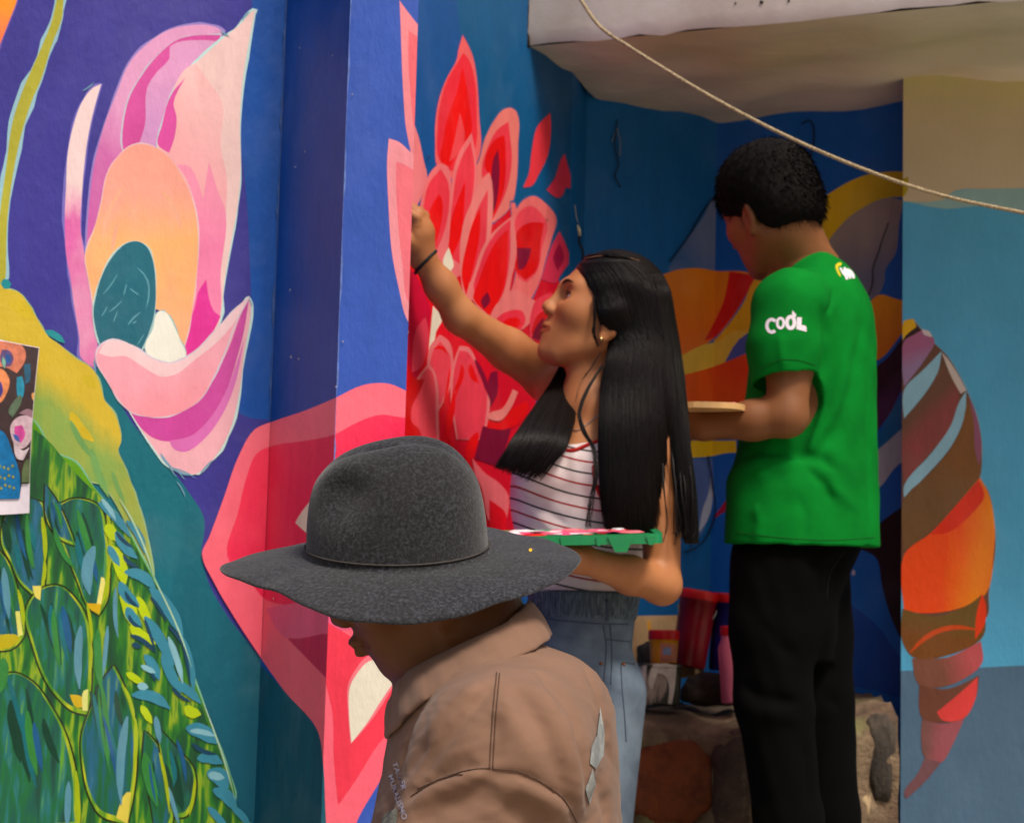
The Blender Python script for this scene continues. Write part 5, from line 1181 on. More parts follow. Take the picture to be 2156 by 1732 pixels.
SIL = plain('silver_chain', (176, 172, 176), .3, .1, 200, .1, metal=.9)
nkc = seam(bbody, [(1276, 862), (1262, 872), (1238, 892), (1214, 907), (1190, 895), (1172, 870)], .0010, SIL, None, 'necklace', 8, .0012)
if nkc: tag(nkc, 'fine silver necklace lying above the red neckline of the camisole', 'necklace')
# ---- paint tray (an upturned green lid) on her palm
tc_ = A_(U(1205, 1122, 4.03)); tn = A_((-.045, -.115, 1)); tn /= np.linalg.norm(tn); tx = A_((1, 0, -.055)); tx -= tn * tx.dot(tn); tx /= np.linalg.norm(tx); ty = np.cross(tn, tx)
TRG, nt, b = newmat('green_plastic'); b.inputs['Base Color'].default_value = (.012, .26, .085, 1); b.inputs['Roughness'].default_value = .32
nt.links.new(mix(nt, noise(nt, 30, 4), (.010, .20, .07, 1), (.016, .30, .10, 1)), b.inputs['Base Color'])
tray = empty('paint_tray', tc_); tag(tray, 'green plastic lid used as palette, smeared pink and white, held flat on a palm', 'paint palette')
def rr_rect(hx, hy, r, n=7):
    out = []
    for cx, cy, a0_ in ((hx - r, hy - r, 0), (-hx + r, hy - r, 90), (-hx + r, -hy + r, 180), (hx - r, -hy + r, 270)):
        for i in range(n): a = math.radians(a0_ + 90 * i / (n - 1)); out.append((cx + r * math.cos(a), cy + r * math.sin(a)))
    return out
HX, HY = .162, .115
def tp(x, y, z): return Vector(tc_ + tx * x + ty * y + tn * z)
V = []; Fc = []; prof = [(-.012, -.006, 0), (-.012, .0, 1), (-.004, .0005, 1), (0, .002, 1), (0, -.016, 1), (-.003, -.0165, 1), (-.003, -.003, 1), (-.012, -.006, 1)]
base_ = rr_rect(HX, HY, .03); m_ = len(base_)
for o_, z, _ in prof:
    for x, y in rr_rect(HX + o_, HY + o_, .03): V.append(tp(x, y, z))
for j in range(len(prof) - 1):
    for i in range(m_): Fc.append((j * m_ + i, j * m_ + (i + 1) % m_, (j + 1) * m_ + (i + 1) % m_, (j + 1) * m_ + i))
Fc.append(tuple(range(m_))); Fc.append(tuple(range((len(prof) - 1) * m_, len(prof) * m_))[::-1])
mesh_obj('lid', V, Fc, TRG, tray)
for x0, w0 in ((-.02, .006), (.045, .007), (.085, .030), (.14, .012)):          # moulded ribs and clip tabs on the near rim
    dz = -.030 if w0 == .030 else -.018
    V = [tp(x0 - w0 * .8, -HY - .003, -.002), tp(x0 + w0 * .8, -HY - .003, -.002), tp(x0 + w0 * .35, -HY - .003, dz), tp(x0 - w0 * .35, -HY - .003, dz)]; V += [v + Vector(ty) * .006 for v in V]
    mesh_obj('clip_tab', V, [(0, 1, 2, 3), (7, 6, 5, 4), (0, 4, 5, 1), (1, 5, 6, 2), (2, 6, 7, 3), (3, 7, 4, 0)], TRG, tray)
WP = [plain('wet_paint_' + n_, c_, .3, .15, 60, .3) for n_, c_ in (('pink', (236, 90, 130)), ('white', (232, 226, 230)), ('red', (214, 40, 44)), ('coral', (240, 130, 140)))]
rp = random.Random(11)
for i in range(44):
    x, y = rp.uniform(-HX + .02, HX - .03), rp.uniform(-HY + .016, HY - .016); rx, ry = rp.uniform(.010, .032), rp.uniform(.008, .022); k = 14; hgt = rp.uniform(.0015, .0045)
    jit = [rp.uniform(.75, 1.2) for _ in range(k)]; V = [tp(max(-HX + .006, min(HX - .006, x + rx * jit[j] * math.cos(6.283 * j / k))), max(-HY + .006, min(HY - .006, y + ry * jit[j] * math.sin(6.283 * j / k))), .0008 + i * 1e-5) for j in range(k)]
    V += [tp(x + rx * .6 * jit[j] * math.cos(6.283 * j / k), max(-HY + .01, min(HY - .01, y + ry * .6 * jit[j] * math.sin(6.283 * j / k))), hgt) for j in range(k)] + [tp(x, y, hgt * 1.1)]
    Fc = [(j, (j + 1) % k, k + (j + 1) % k, k + j) for j in range(k)] + [(k + j, k + (j + 1) % k, 2 * k) for j in range(k)]
    mesh_obj('paint_blob', V, Fc, WP[(0, 0, 1, 3, 0, 2, 1)[i * 5 % 7]], tray, True)
# ---------------------------------------------------------------- the person in the green T-shirt at the back
Y3 = 4.5
step = prism('step_block', [(.2, 4.16), (.86, 4.16), (.86, 4.76), (.2, 4.76)], .662, .905, [concrete], [0] * 4); tag(step, kind='structure')
gm = empty('person', (U(1690, 1500, Y3).x, Y3, .905))
tag(gm, 'person in a bright green T-shirt and black trousers, back turned, painting in the corner', 'person')
SK3 = skin('dark_tan_skin', (.23, .088, .032), (.17, .060, .020), .5)
pd = math.radians(-20); hz = A_((-.62, .78, 0)); f3 = hz / np.linalg.norm(hz) * math.cos(pd) + A_((0, 0, math.sin(pd)))
fr3 = frame(f3, (-.25, .1, 1)); O3 = U(1617, 452, 4.47)
b3 = S(); L3 = add_head(b3, O3, fr3, 1.0)
nk3 = A_(U(1688, 575, 4.5)); b3.cap(L3(-.030, 0, -.050), nk3, .058, .062, .03); b3.cap(L3(-.045, 0, .0), A_(U(1700, 560, 4.5)), .05, .06, .03)
T3 = [sec(548, 1648, 1756, 4.5, .050), sec(580, 1632, 1795, 4.5, .095), sec(640, 1618, 1828, 4.5, .125), sec(720, 1600, 1833, 4.5, .135), sec(820, 1596, 1834, 4.5, .130), sec(950, 1590, 1830, 4.5, .12), sec(1100, 1575, 1830, 4.5, .125), sec(1240, 1575, 1735, 4.5, .115), sec(1330, 1590, 1725, 4.5, .10)]
b3.loft(T3, .03)
s3 = A_(U(1668, 650, 4.36)); e3 = A_(U(1657, 876, 4.33)); w3 = A_(U(1482, 896, 4.37))
b3.chain([s3, s3 * .5 + e3 * .5, e3, e3 * .6 + w3 * .4, w3], [.060, .048, .040, .039, .028], .02)
add_hand(b3, w3, A_(U(1400, 884, 4.40)) - w3, (.1, -.6, -.75), .25, 1.0, thumb=-1, thumb_in=.3)
sR3 = A_(U(1690, 650, 4.64)); eR3 = sR3 + A_((.02, .18, -.22)); wR3 = eR3 + A_((.01, .20, .04))
b3.chain([sR3, eR3, wR3], [.060, .044, .029], .03); add_hand(b3, wR3, (-.1, .6, .6), (.2, .5, -.5), .6, 1.0)
LEG3 = []
for a_, k_, n_, yy in (((1634, 1190), (1630, 1478), (1690, 1960), 4.45), ((1704, 1190), (1722, 1470), (1764, 1950), 4.57)):
    hp = A_(U(a_[0], a_[1], yy)); kn = A_(U(k_[0], k_[1], yy - .01)); an = A_(U(n_[0], n_[1], yy)); an[2] = 1.0
    b3.chain([hp, kn, an], [.078, .056, .042], .03); b3.cap(an, an + A_((-.10, .12, -.045)), .042, .034, .02); LEG3.append((hp, kn, an))
build(b3, (.18, 4.18, .89), (1.0, 5.20, 2.72), .0042, 'body', SK3, gm, head_pigment(L3, (.7, .5, .5)))
eyes(L3, fr3, gm, WHITE, IRIS, LASH)
# ---- short thick hair
h3 = S(); M3 = np.stack(fr3, 1)
h3.ell(L3(-.020, 0, .058), np.array((.114, .094, .096)), M3, .01); h3.ell(L3(-.055, 0, -.005), np.array((.076, .085, .075)), M3, .03)
h3.ell(L3(.105, 0, -.050), np.array((.080, .095, .100)), M3, .010, 's')
for y in (1, -1): h3.ell(L3(.012, y * .092, -.040), np.array((.040, .030, .046)), M3, .008, 's')
h3.plane(L3(-.10, 0, -.060), A_(-fr3[2]) * 1.0 + fr3[0] * -.15 + 0, .015)
h3.post = lambda Q, d: d + .0009 * np.sin(Q[:, 0] * 150 + 5 * np.sin(Q[:, 2] * 90)) * np.sin(Q[:, 2] * 130 + 4 * np.sin(Q[:, 1] * 110)) + .0008 * np.sin(Q[:, 0] * 330) * np.sin(Q[:, 2] * 290)
hair3 = build(h3, A_(O3) - .2, A_(O3) + .2, .004, 'hair', hairmat('short_black_hair', (.004, .003, .003), .9), gm)
V = []; Fc = []; hv = [v for v in hair3.data.vertices]; r3 = random.Random(9)
for i in range(8000):
    v = r3.choice(hv); n_ = v.normal; t_ = (n_ * .7 + Vector(fr3[2]) * -.7 + Vector(fr3[0]) * .1 + Vector((r3.uniform(-.3, .3), r3.uniform(-.3, .3), r3.uniform(-.3, .3)))).normalized()
    L_ = r3.uniform(.008, .020); x = t_.orthogonal().normalized(); y = t_.cross(x); b0 = len(V); p = v.co - n_ * .003; w_ = .0008
    V += [p + x * w_, p + (-x * .5 + y * .87) * w_, p + (-x * .5 - y * .87) * w_, p + t_ * L_ * .6 + n_ * .001 + Vector((0, 0, -.001)), p + t_ * L_ + Vector((0, 0, -.003))]
    Fc += [(b0, b0 + 1, b0 + 3), (b0 + 1, b0 + 2, b0 + 3), (b0 + 2, b0, b0 + 3), (b0, b0 + 3, b0 + 4)]
TUFT = hairmat('matte_black_hair', (.004, .003, .003), .9); TUFT.node_tree.nodes['Principled BSDF'].inputs['Specular IOR Level'].default_value = .03
mesh_obj('hair_tufts', V, Fc, TUFT, hair3, False)
# ---- T-shirt
GT = cloth('green_jersey', (4, 122, 44), 800, .9, .25, .3, .0)
ts = S()
ts.loft([sec(536, 1668, 1742, 4.5, .060), sec(562, 1642, 1782, 4.5, .100), sec(600, 1626, 1812, 4.5, .130), sec(650, 1612, 1836, 4.5, .148), sec(720, 1592, 1842, 4.5, .156), sec(800, 1574, 1844, 4.5, .152), sec(860, 1566, 1845, 4.5, .146), sec(950, 1553, 1847, 4.5, .142), sec(1050, 1549, 1849, 4.5, .150), sec(1120, 1546, 1851, 4.5, .158), sec(1180, 1544, 1852, 4.5, .160)], .02)
sl_e = s3 * .40 + e3 * .60
ts.chain([s3 + A_((.02, .05, .0)), s3, s3 * .62 + e3 * .38 + A_((-.012, -.004, 0)), sl_e + A_((-.008, 0, -.01))], [.072, .076, .072, .068], .03)
ts.cap(U(1632, 1040, 4.45), U(1634, 1180, 4.45), .098, .102, .05)
ts.chain([sR3, sR3 * .5 + eR3 * .5], [.075, .068], .03)
dsl = A_(e3 - s3); dsl /= np.linalg.norm(dsl)
# cut the near sleeve end, the hem and the neck hole
cut_o = s3 * .47 + e3 * .53
ts.cap(cut_o + dsl * .075, e3 + A_((0, -.01, -.03)), .078, .07, .006, 's')
ts.cap(L3(-.03, 0, -.02), A_(U(1690, 566, 4.5)), .055, .066, .004, 's')
ts.plane(A_(U(1700, 1147, 4.35)), (.0, .06, -1), .003)
ts.post = lambda Q, d: d + .0016 * np.sin(Q[:, 0] * 34 + 5 * np.sin(Q[:, 2] * 13)) * np.sin(Q[:, 2] * 19 + 4 * np.sin(Q[:, 0] * 17) + 2 * np.sin(Q[:, 1] * 20))
for f_ in (([(1728, 640), (1738, 700), (1735, 760), (1728, 800)], .012, .010), ([(1760, 600), (1742, 660), (1738, 720)], .008, .005), ([(1800, 640), (1775, 760), (1755, 860), (1700, 950)], .014, -.008), ([(1815, 680), (1800, 800), (1770, 900), (1720, 960)], .014, .008),
           ([(1650, 945), (1690, 960), (1730, 965), (1760, 990)], .012, .011), ([(1730, 975), (1760, 1030), (1800, 1070)], .012, -.007), ([(1700, 985), (1735, 1020), (1755, 1060)], .010, .007), ([(1560, 960), (1610, 950), (1660, 955)], .012, .007),
           ([(1590, 1010), (1630, 985), (1690, 975)], .014, -.007), ([(1640, 700), (1645, 740), (1650, 780)], .010, -.004), ([(1826, 800), (1828, 950), (1834, 1100)], .010, .005), ([(1590, 1060), (1600, 1100), (1590, 1140)], .014, -.005), ([(1680, 1040), (1700, 1090), (1690, 1140)], .014, .004), ([(1575, 820), (1600, 850), (1640, 900)], .012, .006)):
    ts.fold(f_[0], f_[1] * .85, f_[2] * 1.5)
shirt = build(ts, (.30, 4.15, 1.70), (1.0, 4.95, 2.55), .0036, 't_shirt', GT, gm)
bt3 = bvh(shirt); WPR = plain('white_shirt_print', (226, 216, 226), .7, .05, 100, 0); YPR = plain('yellow_shirt_print', (190, 176, 10), .7, .05, 100, 0)
# COOL on the sleeve: rounded letters, a small flame-like tick on the second O
def lets(pieces, mat, name):
    for q in pieces: patch(bt3, q, mat, shirt, name, .0007, 2.2)
fz = lambda pts: [(1582.6 + x * .07465, 633 + y * .07465) for x, y in pts]
def annul(cx, cy, rx, ry, t, a0_=0, a1_=360, rot=0, n=22):
    out = []; inn = []
    for i in range(n + 1):
        a = math.radians(a0_ + (a1_ - a0_) * i / n); c, s_ = math.cos(a), math.sin(a); cr, sr = math.cos(rot), math.sin(rot)
        for lst, k in ((out, 1), (inn, 0)):
            x, y = (rx if k else rx - t) * c, (ry if k else ry - t) * s_; lst.append((cx + x * cr - y * sr, cy + x * sr + y * cr))
    return fz(out + inn[::-1])
def pletter(pts): 
    bm = bmesh.new(); n = len(pts) // 2; vs = [bm.verts.new((x, y, 0)) for x, y in pts]
    for i in range(n - 1): bm.faces.new((vs[i], vs[i + 1], vs[2 * n - 2 - i], vs[2 * n - 1 - i]))
    drop(bt3, bm, WPR, shirt, 'sleeve_letter', .0007)
pletter(annul(570, 710, 180, 225, 92, 48, 318)); pletter(annul(815, 635, 128, 178, 74)); pletter(annul(1100, 615, 160, 215, 106))
lets([fz([(1275, 470), (1410, 470), (1400, 690), (1525, 720), (1545, 880), (1262, 800)]), fz([(1150, 270), (1215, 350), (1250, 380), (1230, 470), (1180, 480), (1140, 420)])], WPR, 'sleeve_letter')
# small print between the shoulder blades
ga = lambda pts: [(1732.8 + x * .04977, 536.5 + y * .04977) for x, y in pts]
lets([ga([(520, 470), (600, 360), (760, 320), (790, 420), (640, 520), (740, 900), (720, 950), (600, 760)])], YPR, 'back_print')
for q in ([(690, 560), (760, 540), (880, 800), (900, 900), (800, 780)], [(850, 600), (930, 500), (1060, 1040), (960, 1060)], [(960, 600), (1080, 580), (1150, 780), (1180, 1020), (1100, 1000)], [(1100, 620), (1180, 660), (1320, 860), (1330, 1010), (1230, 980)]): lets([ga(q)], WPR, 'back_print')
HEM = plain('green_hem_thread', (0, 84, 28), .9, .2, 200, 0)
for ps_ in ([(1552, 1120), (1640, 1131), (1740, 1137), (1842, 1131)], [(1598, 776), (1640, 758), (1680, 758), (1716, 768)], ): seam(bt3, ps_, .0005, HEM, shirt)
# ---- trousers
BK = cloth('black_twill', (5, 4, 5), 700, .95, .3, .3, .0); tb = S()
tb.loft([sec(1110, 1552, 1826, 4.5, .130), sec(1170, 1540, 1806, 4.5, .138), sec(1250, 1536, 1766, 4.5, .140), sec(1330, 1541, 1762, 4.5, .13), sec(1390, 1552, 1752, 4.5, .10)], .03)
for (hp, kn, an), w_ in zip(LEG3, (1, .95)):
    mid = hp * .5 + kn * .5; tb.chain([hp, mid + A_((-.004, 0, 0)), kn, kn * .5 + an * .5, an + A_((0, 0, .02))], [.090 * w_, .088 * w_, .078 * w_, .068 * w_, .068 * w_], .02)
tb.post = lambda Q, d: d + .002 * np.sin(Q[:, 2] * 36 + 5 * np.sin(Q[:, 0] * 24)) * np.sin(Q[:, 0] * 38 + Q[:, 2] * 10)
for f_ in (([(1560, 1440), (1610, 1470), (1690, 1480)], .014, .010), ([(1550, 1490), (1620, 1500), (1680, 1515)], .014, -.008), ([(1780, 1170), (1750, 1200), (1745, 1240)], .010, .008), ([(1700, 1170), (1730, 1210), (1728, 1260)], .012, .008), ([(1600, 1300), (1640, 1360), (1680, 1380)], .014, .006), ([(1710, 1460), (1750, 1470), (1770, 1490)], .012, .007), ([(1690, 1560), (1700, 1620), (1705, 1700)], .012, .006)): tb.fold(f_[0], f_[1], f_[2] * 1.4)
tr3 = build(tb, (.30, 4.20, .93), (1.0, 4.85, 1.9), .0055, 'trousers', BK, gm)
PKT = plain('black_seam_thread', (8, 7, 8), .8, .2, 200, 0); btr = bvh(tr3)
for ps_ in ([(1778, 1160), (1748, 1205), (1740, 1262)],): seam(btr, ps_, .0007, PKT, tr3)
BS = plain('black_trainer', (24, 24, 26), .6, .2, 60)
for hp, kn, an in LEG3: shoe(an, (-.6, .75, 0), gm, BS, .905)
# ---- his board palette
WOODB = plain('bare_plywood', (196, 156, 108), .7, .25, 14, .2); pc = A_(U(1490, 866, 4.38)); pal = empty('wooden_palette', pc)
tag(pal, 'thin plywood board used as a palette, held out flat by the person in green', 'paint palette')
pn = A_((0.0, .02, 1)); out = []; kk = 30
for i in range(kk):
    a = 2 * math.pi * i / kk; out.append((pc[0] + .076 * math.copysign(abs(math.cos(a)) ** .6, math.cos(a)), pc[1] + .02 + .13 * math.copysign(abs(math.sin(a)) ** .6, math.sin(a))))
V = [(x, y, pc[2] + .006) for x, y in out] + [(x, y, pc[2] - .006) for x, y in out]
Fc = [tuple(range(kk)), tuple(range(kk, 2 * kk))[::-1]] + [(i, kk + i, kk + (i + 1) % kk, (i + 1) % kk) for i in range(kk)]
mesh_obj('board', V, Fc, WOODB, pal)
for i in range(7):
    x, y = pc[0] + r3.uniform(-.05, .05), pc[1] + .02 + r3.uniform(-.09, .09); k = 10; V = [(x + .016 * r3.uniform(.7, 1.2) * math.cos(6.283 * j / k), y + .014 * math.sin(6.283 * j / k), pc[2] + .0065) for j in range(k)] + [(x, y, pc[2] + .012)]
    mesh_obj('paint_blob', V, [(j, (j + 1) % k, k) for j in range(k)], (WP + [YPR])[i % 5], pal, True)
# ---------------------------------------------------------------- rough stone ledge in the alcove
MORT, nt, b = newmat('ledge_mortar')
n1 = noise(nt, 6, 6, .65); n2 = noise(nt, 45, 5, .7); n3 = noise(nt, 3.3, 3)
bs = ramp(nt, n1, [(.3, rgba((70, 56, 46))), (.5, rgba((112, 92, 74))), (.72, rgba((156, 136, 110)))])
bs = mix(nt, ramp(nt, n3, [(.55, (0, 0, 0)), (.68, (.75, .75, .75))]), bs, rgba((126, 140, 74)))
nt.links.new(mix(nt, ramp(nt, n2, [(.62, (0, 0, 0)), (.72, (.8, .8, .8))]), bs, rgba((60, 50, 44))), b.inputs['Base Color']); b.inputs['Roughness'].default_value = .95; bump(nt, b, n2, .8, .02)
led = empty('stone_ledge', (.5, 4.9, .9)); tag(led, 'rough knee-high stone and mortar ledge along the foot of the alcove wall', 'ledge')
V = []; Fc = []; NU, NV = 60, 26; x0_, x1_ = .10, px(1889, 1600, 4.82)[0]
def ledge_pt(i, j):
    x = x0_ + (x1_ - x0_) * i / NU
    w = .012 * math.sin(x * 21) + .010 * math.sin(x * 47 + 1) + .006 * math.sin(x * 90 + j)
    zt = 1.430 + .012 * math.sin(x * 9 + 1) + .045 * max(0, (x - .78)) / .12
    yf = 4.80 + .02 * math.sin(x * 13 + 2)
    if j <= 12: t = j / 12; return (x, yf + w * .7 + .012 * math.sin(j * 1.7 + x * 30), .90 + (zt - .035 - .90) * t)
    t = (j - 12) / (NV - 12); y = yf + t * .62
    return (x, y, zt + .035 * min(1, (t * 5) ** .6) - .035 + w * .5 * min(1, t * 4) + .035 * t + .006 * math.sin(j * 2.1 + x * 40))
for i in range(NU + 1):
    for j in range(NV + 1): V.append(ledge_pt(i, j))
for i in range(NU):
    for j in range(NV): q = i * (NV + 1) + j; Fc.append((q, q + NV + 1, q + NV + 2, q + 1))
mesh_obj('mortar', V, Fc, MORT, led, True)
def rock(u, v, y, ru, rv, depth, cols, seed, parent, name='stone'):
    c = U(u, v, y); k = y / F; m, nt, b = newmat('rock_' + name)
    n1 = noise(nt, 9, 6, .7); n2 = noise(nt, 60, 5, .75, (1, 1, .6))
    bs = ramp(nt, n1, [(.32, rgba(cols[0])), (.52, rgba(cols[1])), (.7, rgba(cols[2]))]); nt.links.new(mix(nt, ramp(nt, n2, [(.6, (0, 0, 0)), (.75, (.7, .7, .7))]), bs, rgba(cols[3])), b.inputs['Base Color'])
    b.inputs['Roughness'].default_value = .85; bump(nt, b, n2, .7, .015)
    bm = bmesh.new(); bmesh.ops.create_icosphere(bm, subdivisions=4, radius=1); r = random.Random(seed); ph = [r.uniform(0, 6) for _ in range(9)]
    for vt in bm.verts:
        p = vt.co.normalized(); d = 1 + .10 * math.sin(3 * p.x + ph[0]) * math.sin(2.5 * p.z + ph[1]) + .06 * math.sin(7 * p.x + ph[2] + 3 * p.y) * math.sin(6 * p.z + ph[3]) + .025 * math.sin(17 * p.x + ph[4]) * math.sin(15 * p.z + ph[5])
        q = Vector([math.copysign(abs(t) ** .72, t) for t in p]) * d
        vt.co = Vector((c.x + q.x * ru * k, c.y + q.y * depth, c.z + q.z * rv * k))
    me = bpy.data.meshes.new(name); bm.to_mesh(me); bm.free(); me.materials.append(m); me.polygons.foreach_set('use_smooth', [True] * len(me.polygons)); o = bpy.data.objects.new(name, me); link(o); adopt(o, parent)
rock(1402, 1646, 4.832, 96, 84, .06, ((70, 30, 12), (122, 60, 28), (104, 54, 30), (46, 32, 24)), 1, led)
rock(1548, 1640, 4.835, 54, 110, .05, ((44, 36, 30), (78, 62, 52), (110, 92, 78), (150, 130, 112)), 2, led)
rock(1852, 1590, 4.832, 32, 92, .045, ((40, 36, 32), (66, 58, 50), (96, 84, 72), (140, 122, 100)), 3, led)
rock(1700, 1660, 4.855, 80, 90, .05, ((60, 50, 42), (90, 76, 62), (120, 104, 86), (50, 42, 36)), 4, led)
rock(1812, 1700, 4.83, 20, 40, .04, ((130, 110, 84), (178, 154, 120), (190, 170, 140), (90, 76, 60)), 5, led)
rock(1450, 1770, 4.845, 60, 40, .05, ((120, 104, 84), (160, 140, 116), (180, 164, 140), (80, 70, 60)), 6, led)
rock(1270, 1600, 4.86, 44, 90, .05, ((70, 58, 48), (110, 92, 76), (140, 120, 100), (60, 50, 44)), 7, led)
rock(1500, 1452, 5.02, 62, 34, .06, ((34, 26, 22), (56, 42, 36), (76, 58, 50), (24, 20, 18)), 8, led)
rock(1384, 1392, 5.12, 46, 46, .05, ((20, 16, 14), (34, 26, 22), (44, 34, 28), (16, 14, 12)), 9, led)
# ---------------------------------------------------------------- paint pots on the ledge
def lathe_into(name, prof, mat, parent, M, n=36):
    V = []; Fc = []
    for r, z in prof:
        for i in range(n): a = 2 * math.pi * i / n; V.append(M @ Vector((r * math.cos(a), r * math.sin(a), z)))
    for j in range(len(prof) - 1):
        for i in range(n): Fc.append((j * n + i, j * n + (i + 1) % n, (j + 1) * n + (i + 1) % n, (j + 1) * n + i))
    Fc.append(tuple(range(n))[::-1]); Fc.append(tuple((len(prof) - 1) * n + i for i in range(n)))
    o = mesh_obj(name, V, Fc, mat, parent, True)
    for p in o.data.polygons:
        if len(p.vertices) > 4: p.use_smooth = False
    return o
def pot(name, label, cat, ub, vb, y, r0, r1, h, body, lid, tilt=(0, 0), lid_h=.022, group=None, bail=False, neck=None):
    base = U(ub, vb, y); M = Matrix.Translation(base) @ Matrix.Rotation(tilt[0], 4, 'Y') @ Matrix.Rotation(tilt[1], 4, 'X')
    e = empty(name, base); tag(e, label, cat, group)
    prof = [(r0 * .94, 0), (r0, .004), (r0 + (r1 - r0) * .5, h * .5), (r1, h * .93), (r1 * 1.03, h * .935), (r1 * 1.03, h * .95), (r1, h * .955), (r1, h)]
    if neck: prof = [(r0 * .94, 0), (r0, .005), (r0 * 1.02, h * .4), (r1, h * .78), (neck, h * .9), (neck, h)]
    lathe_into('pot_body', prof, body, e, M)
    if lid:
        rl = (neck or r1) * 1.06; lathe_into('lid', [(rl, h - lid_h * .35), (rl * 1.01, h - lid_h * .3), (rl * 1.01, h + lid_h * .5), (rl * .96, h + lid_h * .65), (rl * .88, h + lid_h * .65), (rl * .86, h + lid_h * .5), (.004, h + lid_h * .5)], lid, e, M)
    if bail:
        tube('handle', [M @ Vector((r1 * 1.05 * math.cos(a), -r1 * .2 - r1 * .9 * math.sin(a) * .4, h * .86 - r1 * 1.0 * math.sin(a))) for a in [math.pi * i / 16 for i in range(17)]], .0018, plain('wire_handle', (120, 116, 110), .4, .1, 60, 0, metal=.8), e, 6)
    return e, M
RLID = plain('red_plastic_lid', (186, 22, 14), .4, .2, 30, .1)
pot('paint_bucket', 'tall maroon paint bucket with a red lid, tilted against the corner', 'paint bucket', 1448, 1404, 5.06, .040, .043, .165, plain('maroon_plastic', (120, 12, 32), .35, .25, 20, .1), RLID, (.14, 0), bail=True)
pot('paint_bucket', 'dark blue paint bucket with a red lid behind the black trousers', 'paint bucket', 1524, 1412, 5.08, .036, .040, .165, plain('blue_plastic', (20, 24, 92), .35, .25, 20, .1), RLID, (.08, 0), bail=True)
yt, yM = pot('paint_tub', 'small yellow paint tub with a red lid on the dripped container', 'paint tub', 1397, 1397, 4.955, .030, .0335, .062, plain('yellow_plastic', (206, 142, 10), .4, .15, 20, .1), RLID)
LAB = plain('paper_label', (186, 120, 96), .7, .25, 60, .1); LAB2 = plain('grey_label', (120, 130, 160), .7, .2, 60, .1)
byt = bvh(*[o for o in yt.children if o.name.startswith('pot_body')])
patch(byt, [(1390, 1352), (1424, 1356), (1424, 1392), (1390, 1392)], LAB, [o for o in yt.children if o.name.startswith('pot_body')][0], 'label', .0008, 3, False)
patch(byt, [(1396, 1362), (1412, 1362), (1412, 1378), (1396, 1378)], LAB2, [o for o in yt.children if o.name.startswith('pot_body')][0], 'label', .0016, 3, False)
CL, nt, b = newmat('dripped_grey_plastic'); n1 = noise(nt, 11, 4, .6, (1.6, 1.6, .7)); nt.links.new(ramp(nt, n1, [(.36, rgba((26, 28, 18))), (.5, rgba((44, 42, 34))), (.56, rgba((150, 132, 122))), (.7, rgba((190, 180, 166)))]), b.inputs['Base Color']); b.inputs['Roughness'].default_value = .45; bump(nt, b, n1, .4, .006)
ct = empty('paint_container', U(1390, 1484, 4.95)); tag(ct, 'squat translucent container streaked with white drips, under the yellow tub', 'container')
cM = Matrix.Translation(U(1388, 1484, 4.95)); sq = [(.047 * math.copysign(abs(math.cos(a)) ** .45, math.cos(a)), .047 * math.copysign(abs(math.sin(a)) ** .45, math.sin(a))) for a in [2 * math.pi * i / 40 for i in range(40)]]
V = []; Fc = []
for s_, z in ((.93, 0), (.97, .006), (1.0, .05), (1.02, .084), (1.06, .086), (1.06, .093), (.9, .0935)): V += [cM @ Vector((x * s_, y * s_, z)) for x, y in sq]
for j in range(6):
    for i in range(40): Fc.append((j * 40 + i, j * 40 + (i + 1) % 40, (j + 1) * 40 + (i + 1) % 40, (j + 1) * 40 + i))
Fc += [tuple(range(40))[::-1], tuple(range(240, 280))]
cb = mesh_obj('pot_body', V, Fc, CL, ct, True); DRIP = plain('white_drips', (206, 196, 184), .4, .2, 40, .2); bcb = bvh(cb)
patch(bcb, [(1378, 1398), (1424, 1400), (1420, 1450), (1414, 1482), (1406, 1480), (1408, 1440), (1398, 1420), (1384, 1416), (1374, 1450), (1368, 1446), (1370, 1410)], DRIP, cb, 'paint_drip', .0015, 3)
patch(bcb, [(1344, 1402), (1362, 1400), (1358, 1478), (1346, 1478)], DRIP, cb, 'paint_drip', .0015, 3)
pot('paint_bottle', 'slim pink paint bottle with a red cap beside the black trousers', 'bottle', 1541, 1480, 4.93, .024, .026, .160, plain('pink_plastic', (206, 110, 132), .4, .15, 20, .1), RLID, (-.06, 0), neck=.018)
cdm, nt, b = newmat('painted_cardboard'); n1 = noise(nt, 5, 4, .6, (3, 1, .8)); nt.links.new(ramp(nt, n1, [(.4, rgba((150, 118, 84))), (.56, rgba((176, 146, 108))), (.62, rgba((206, 146, 30)))]), b.inputs['Base Color']); b.inputs['Roughness'].default_value = .9
V = [U(1326, 1296, 5.16), U(1478, 1294, 5.2), U(1482, 1425, 5.1), U(1322, 1430, 5.06)]; V += [v + Vector((0, .006, 0)) for v in V]
cbd = mesh_obj('cardboard_sheet', V, [(3, 2, 1, 0), (4, 5, 6, 7), (0, 1, 5, 4), (1, 2, 6, 5), (2, 3, 7, 6), (3, 0, 4, 7)], cdm); tag(cbd, 'yellow-streaked cardboard sheet leaning on the blue wall behind the tubs', 'cardboard')
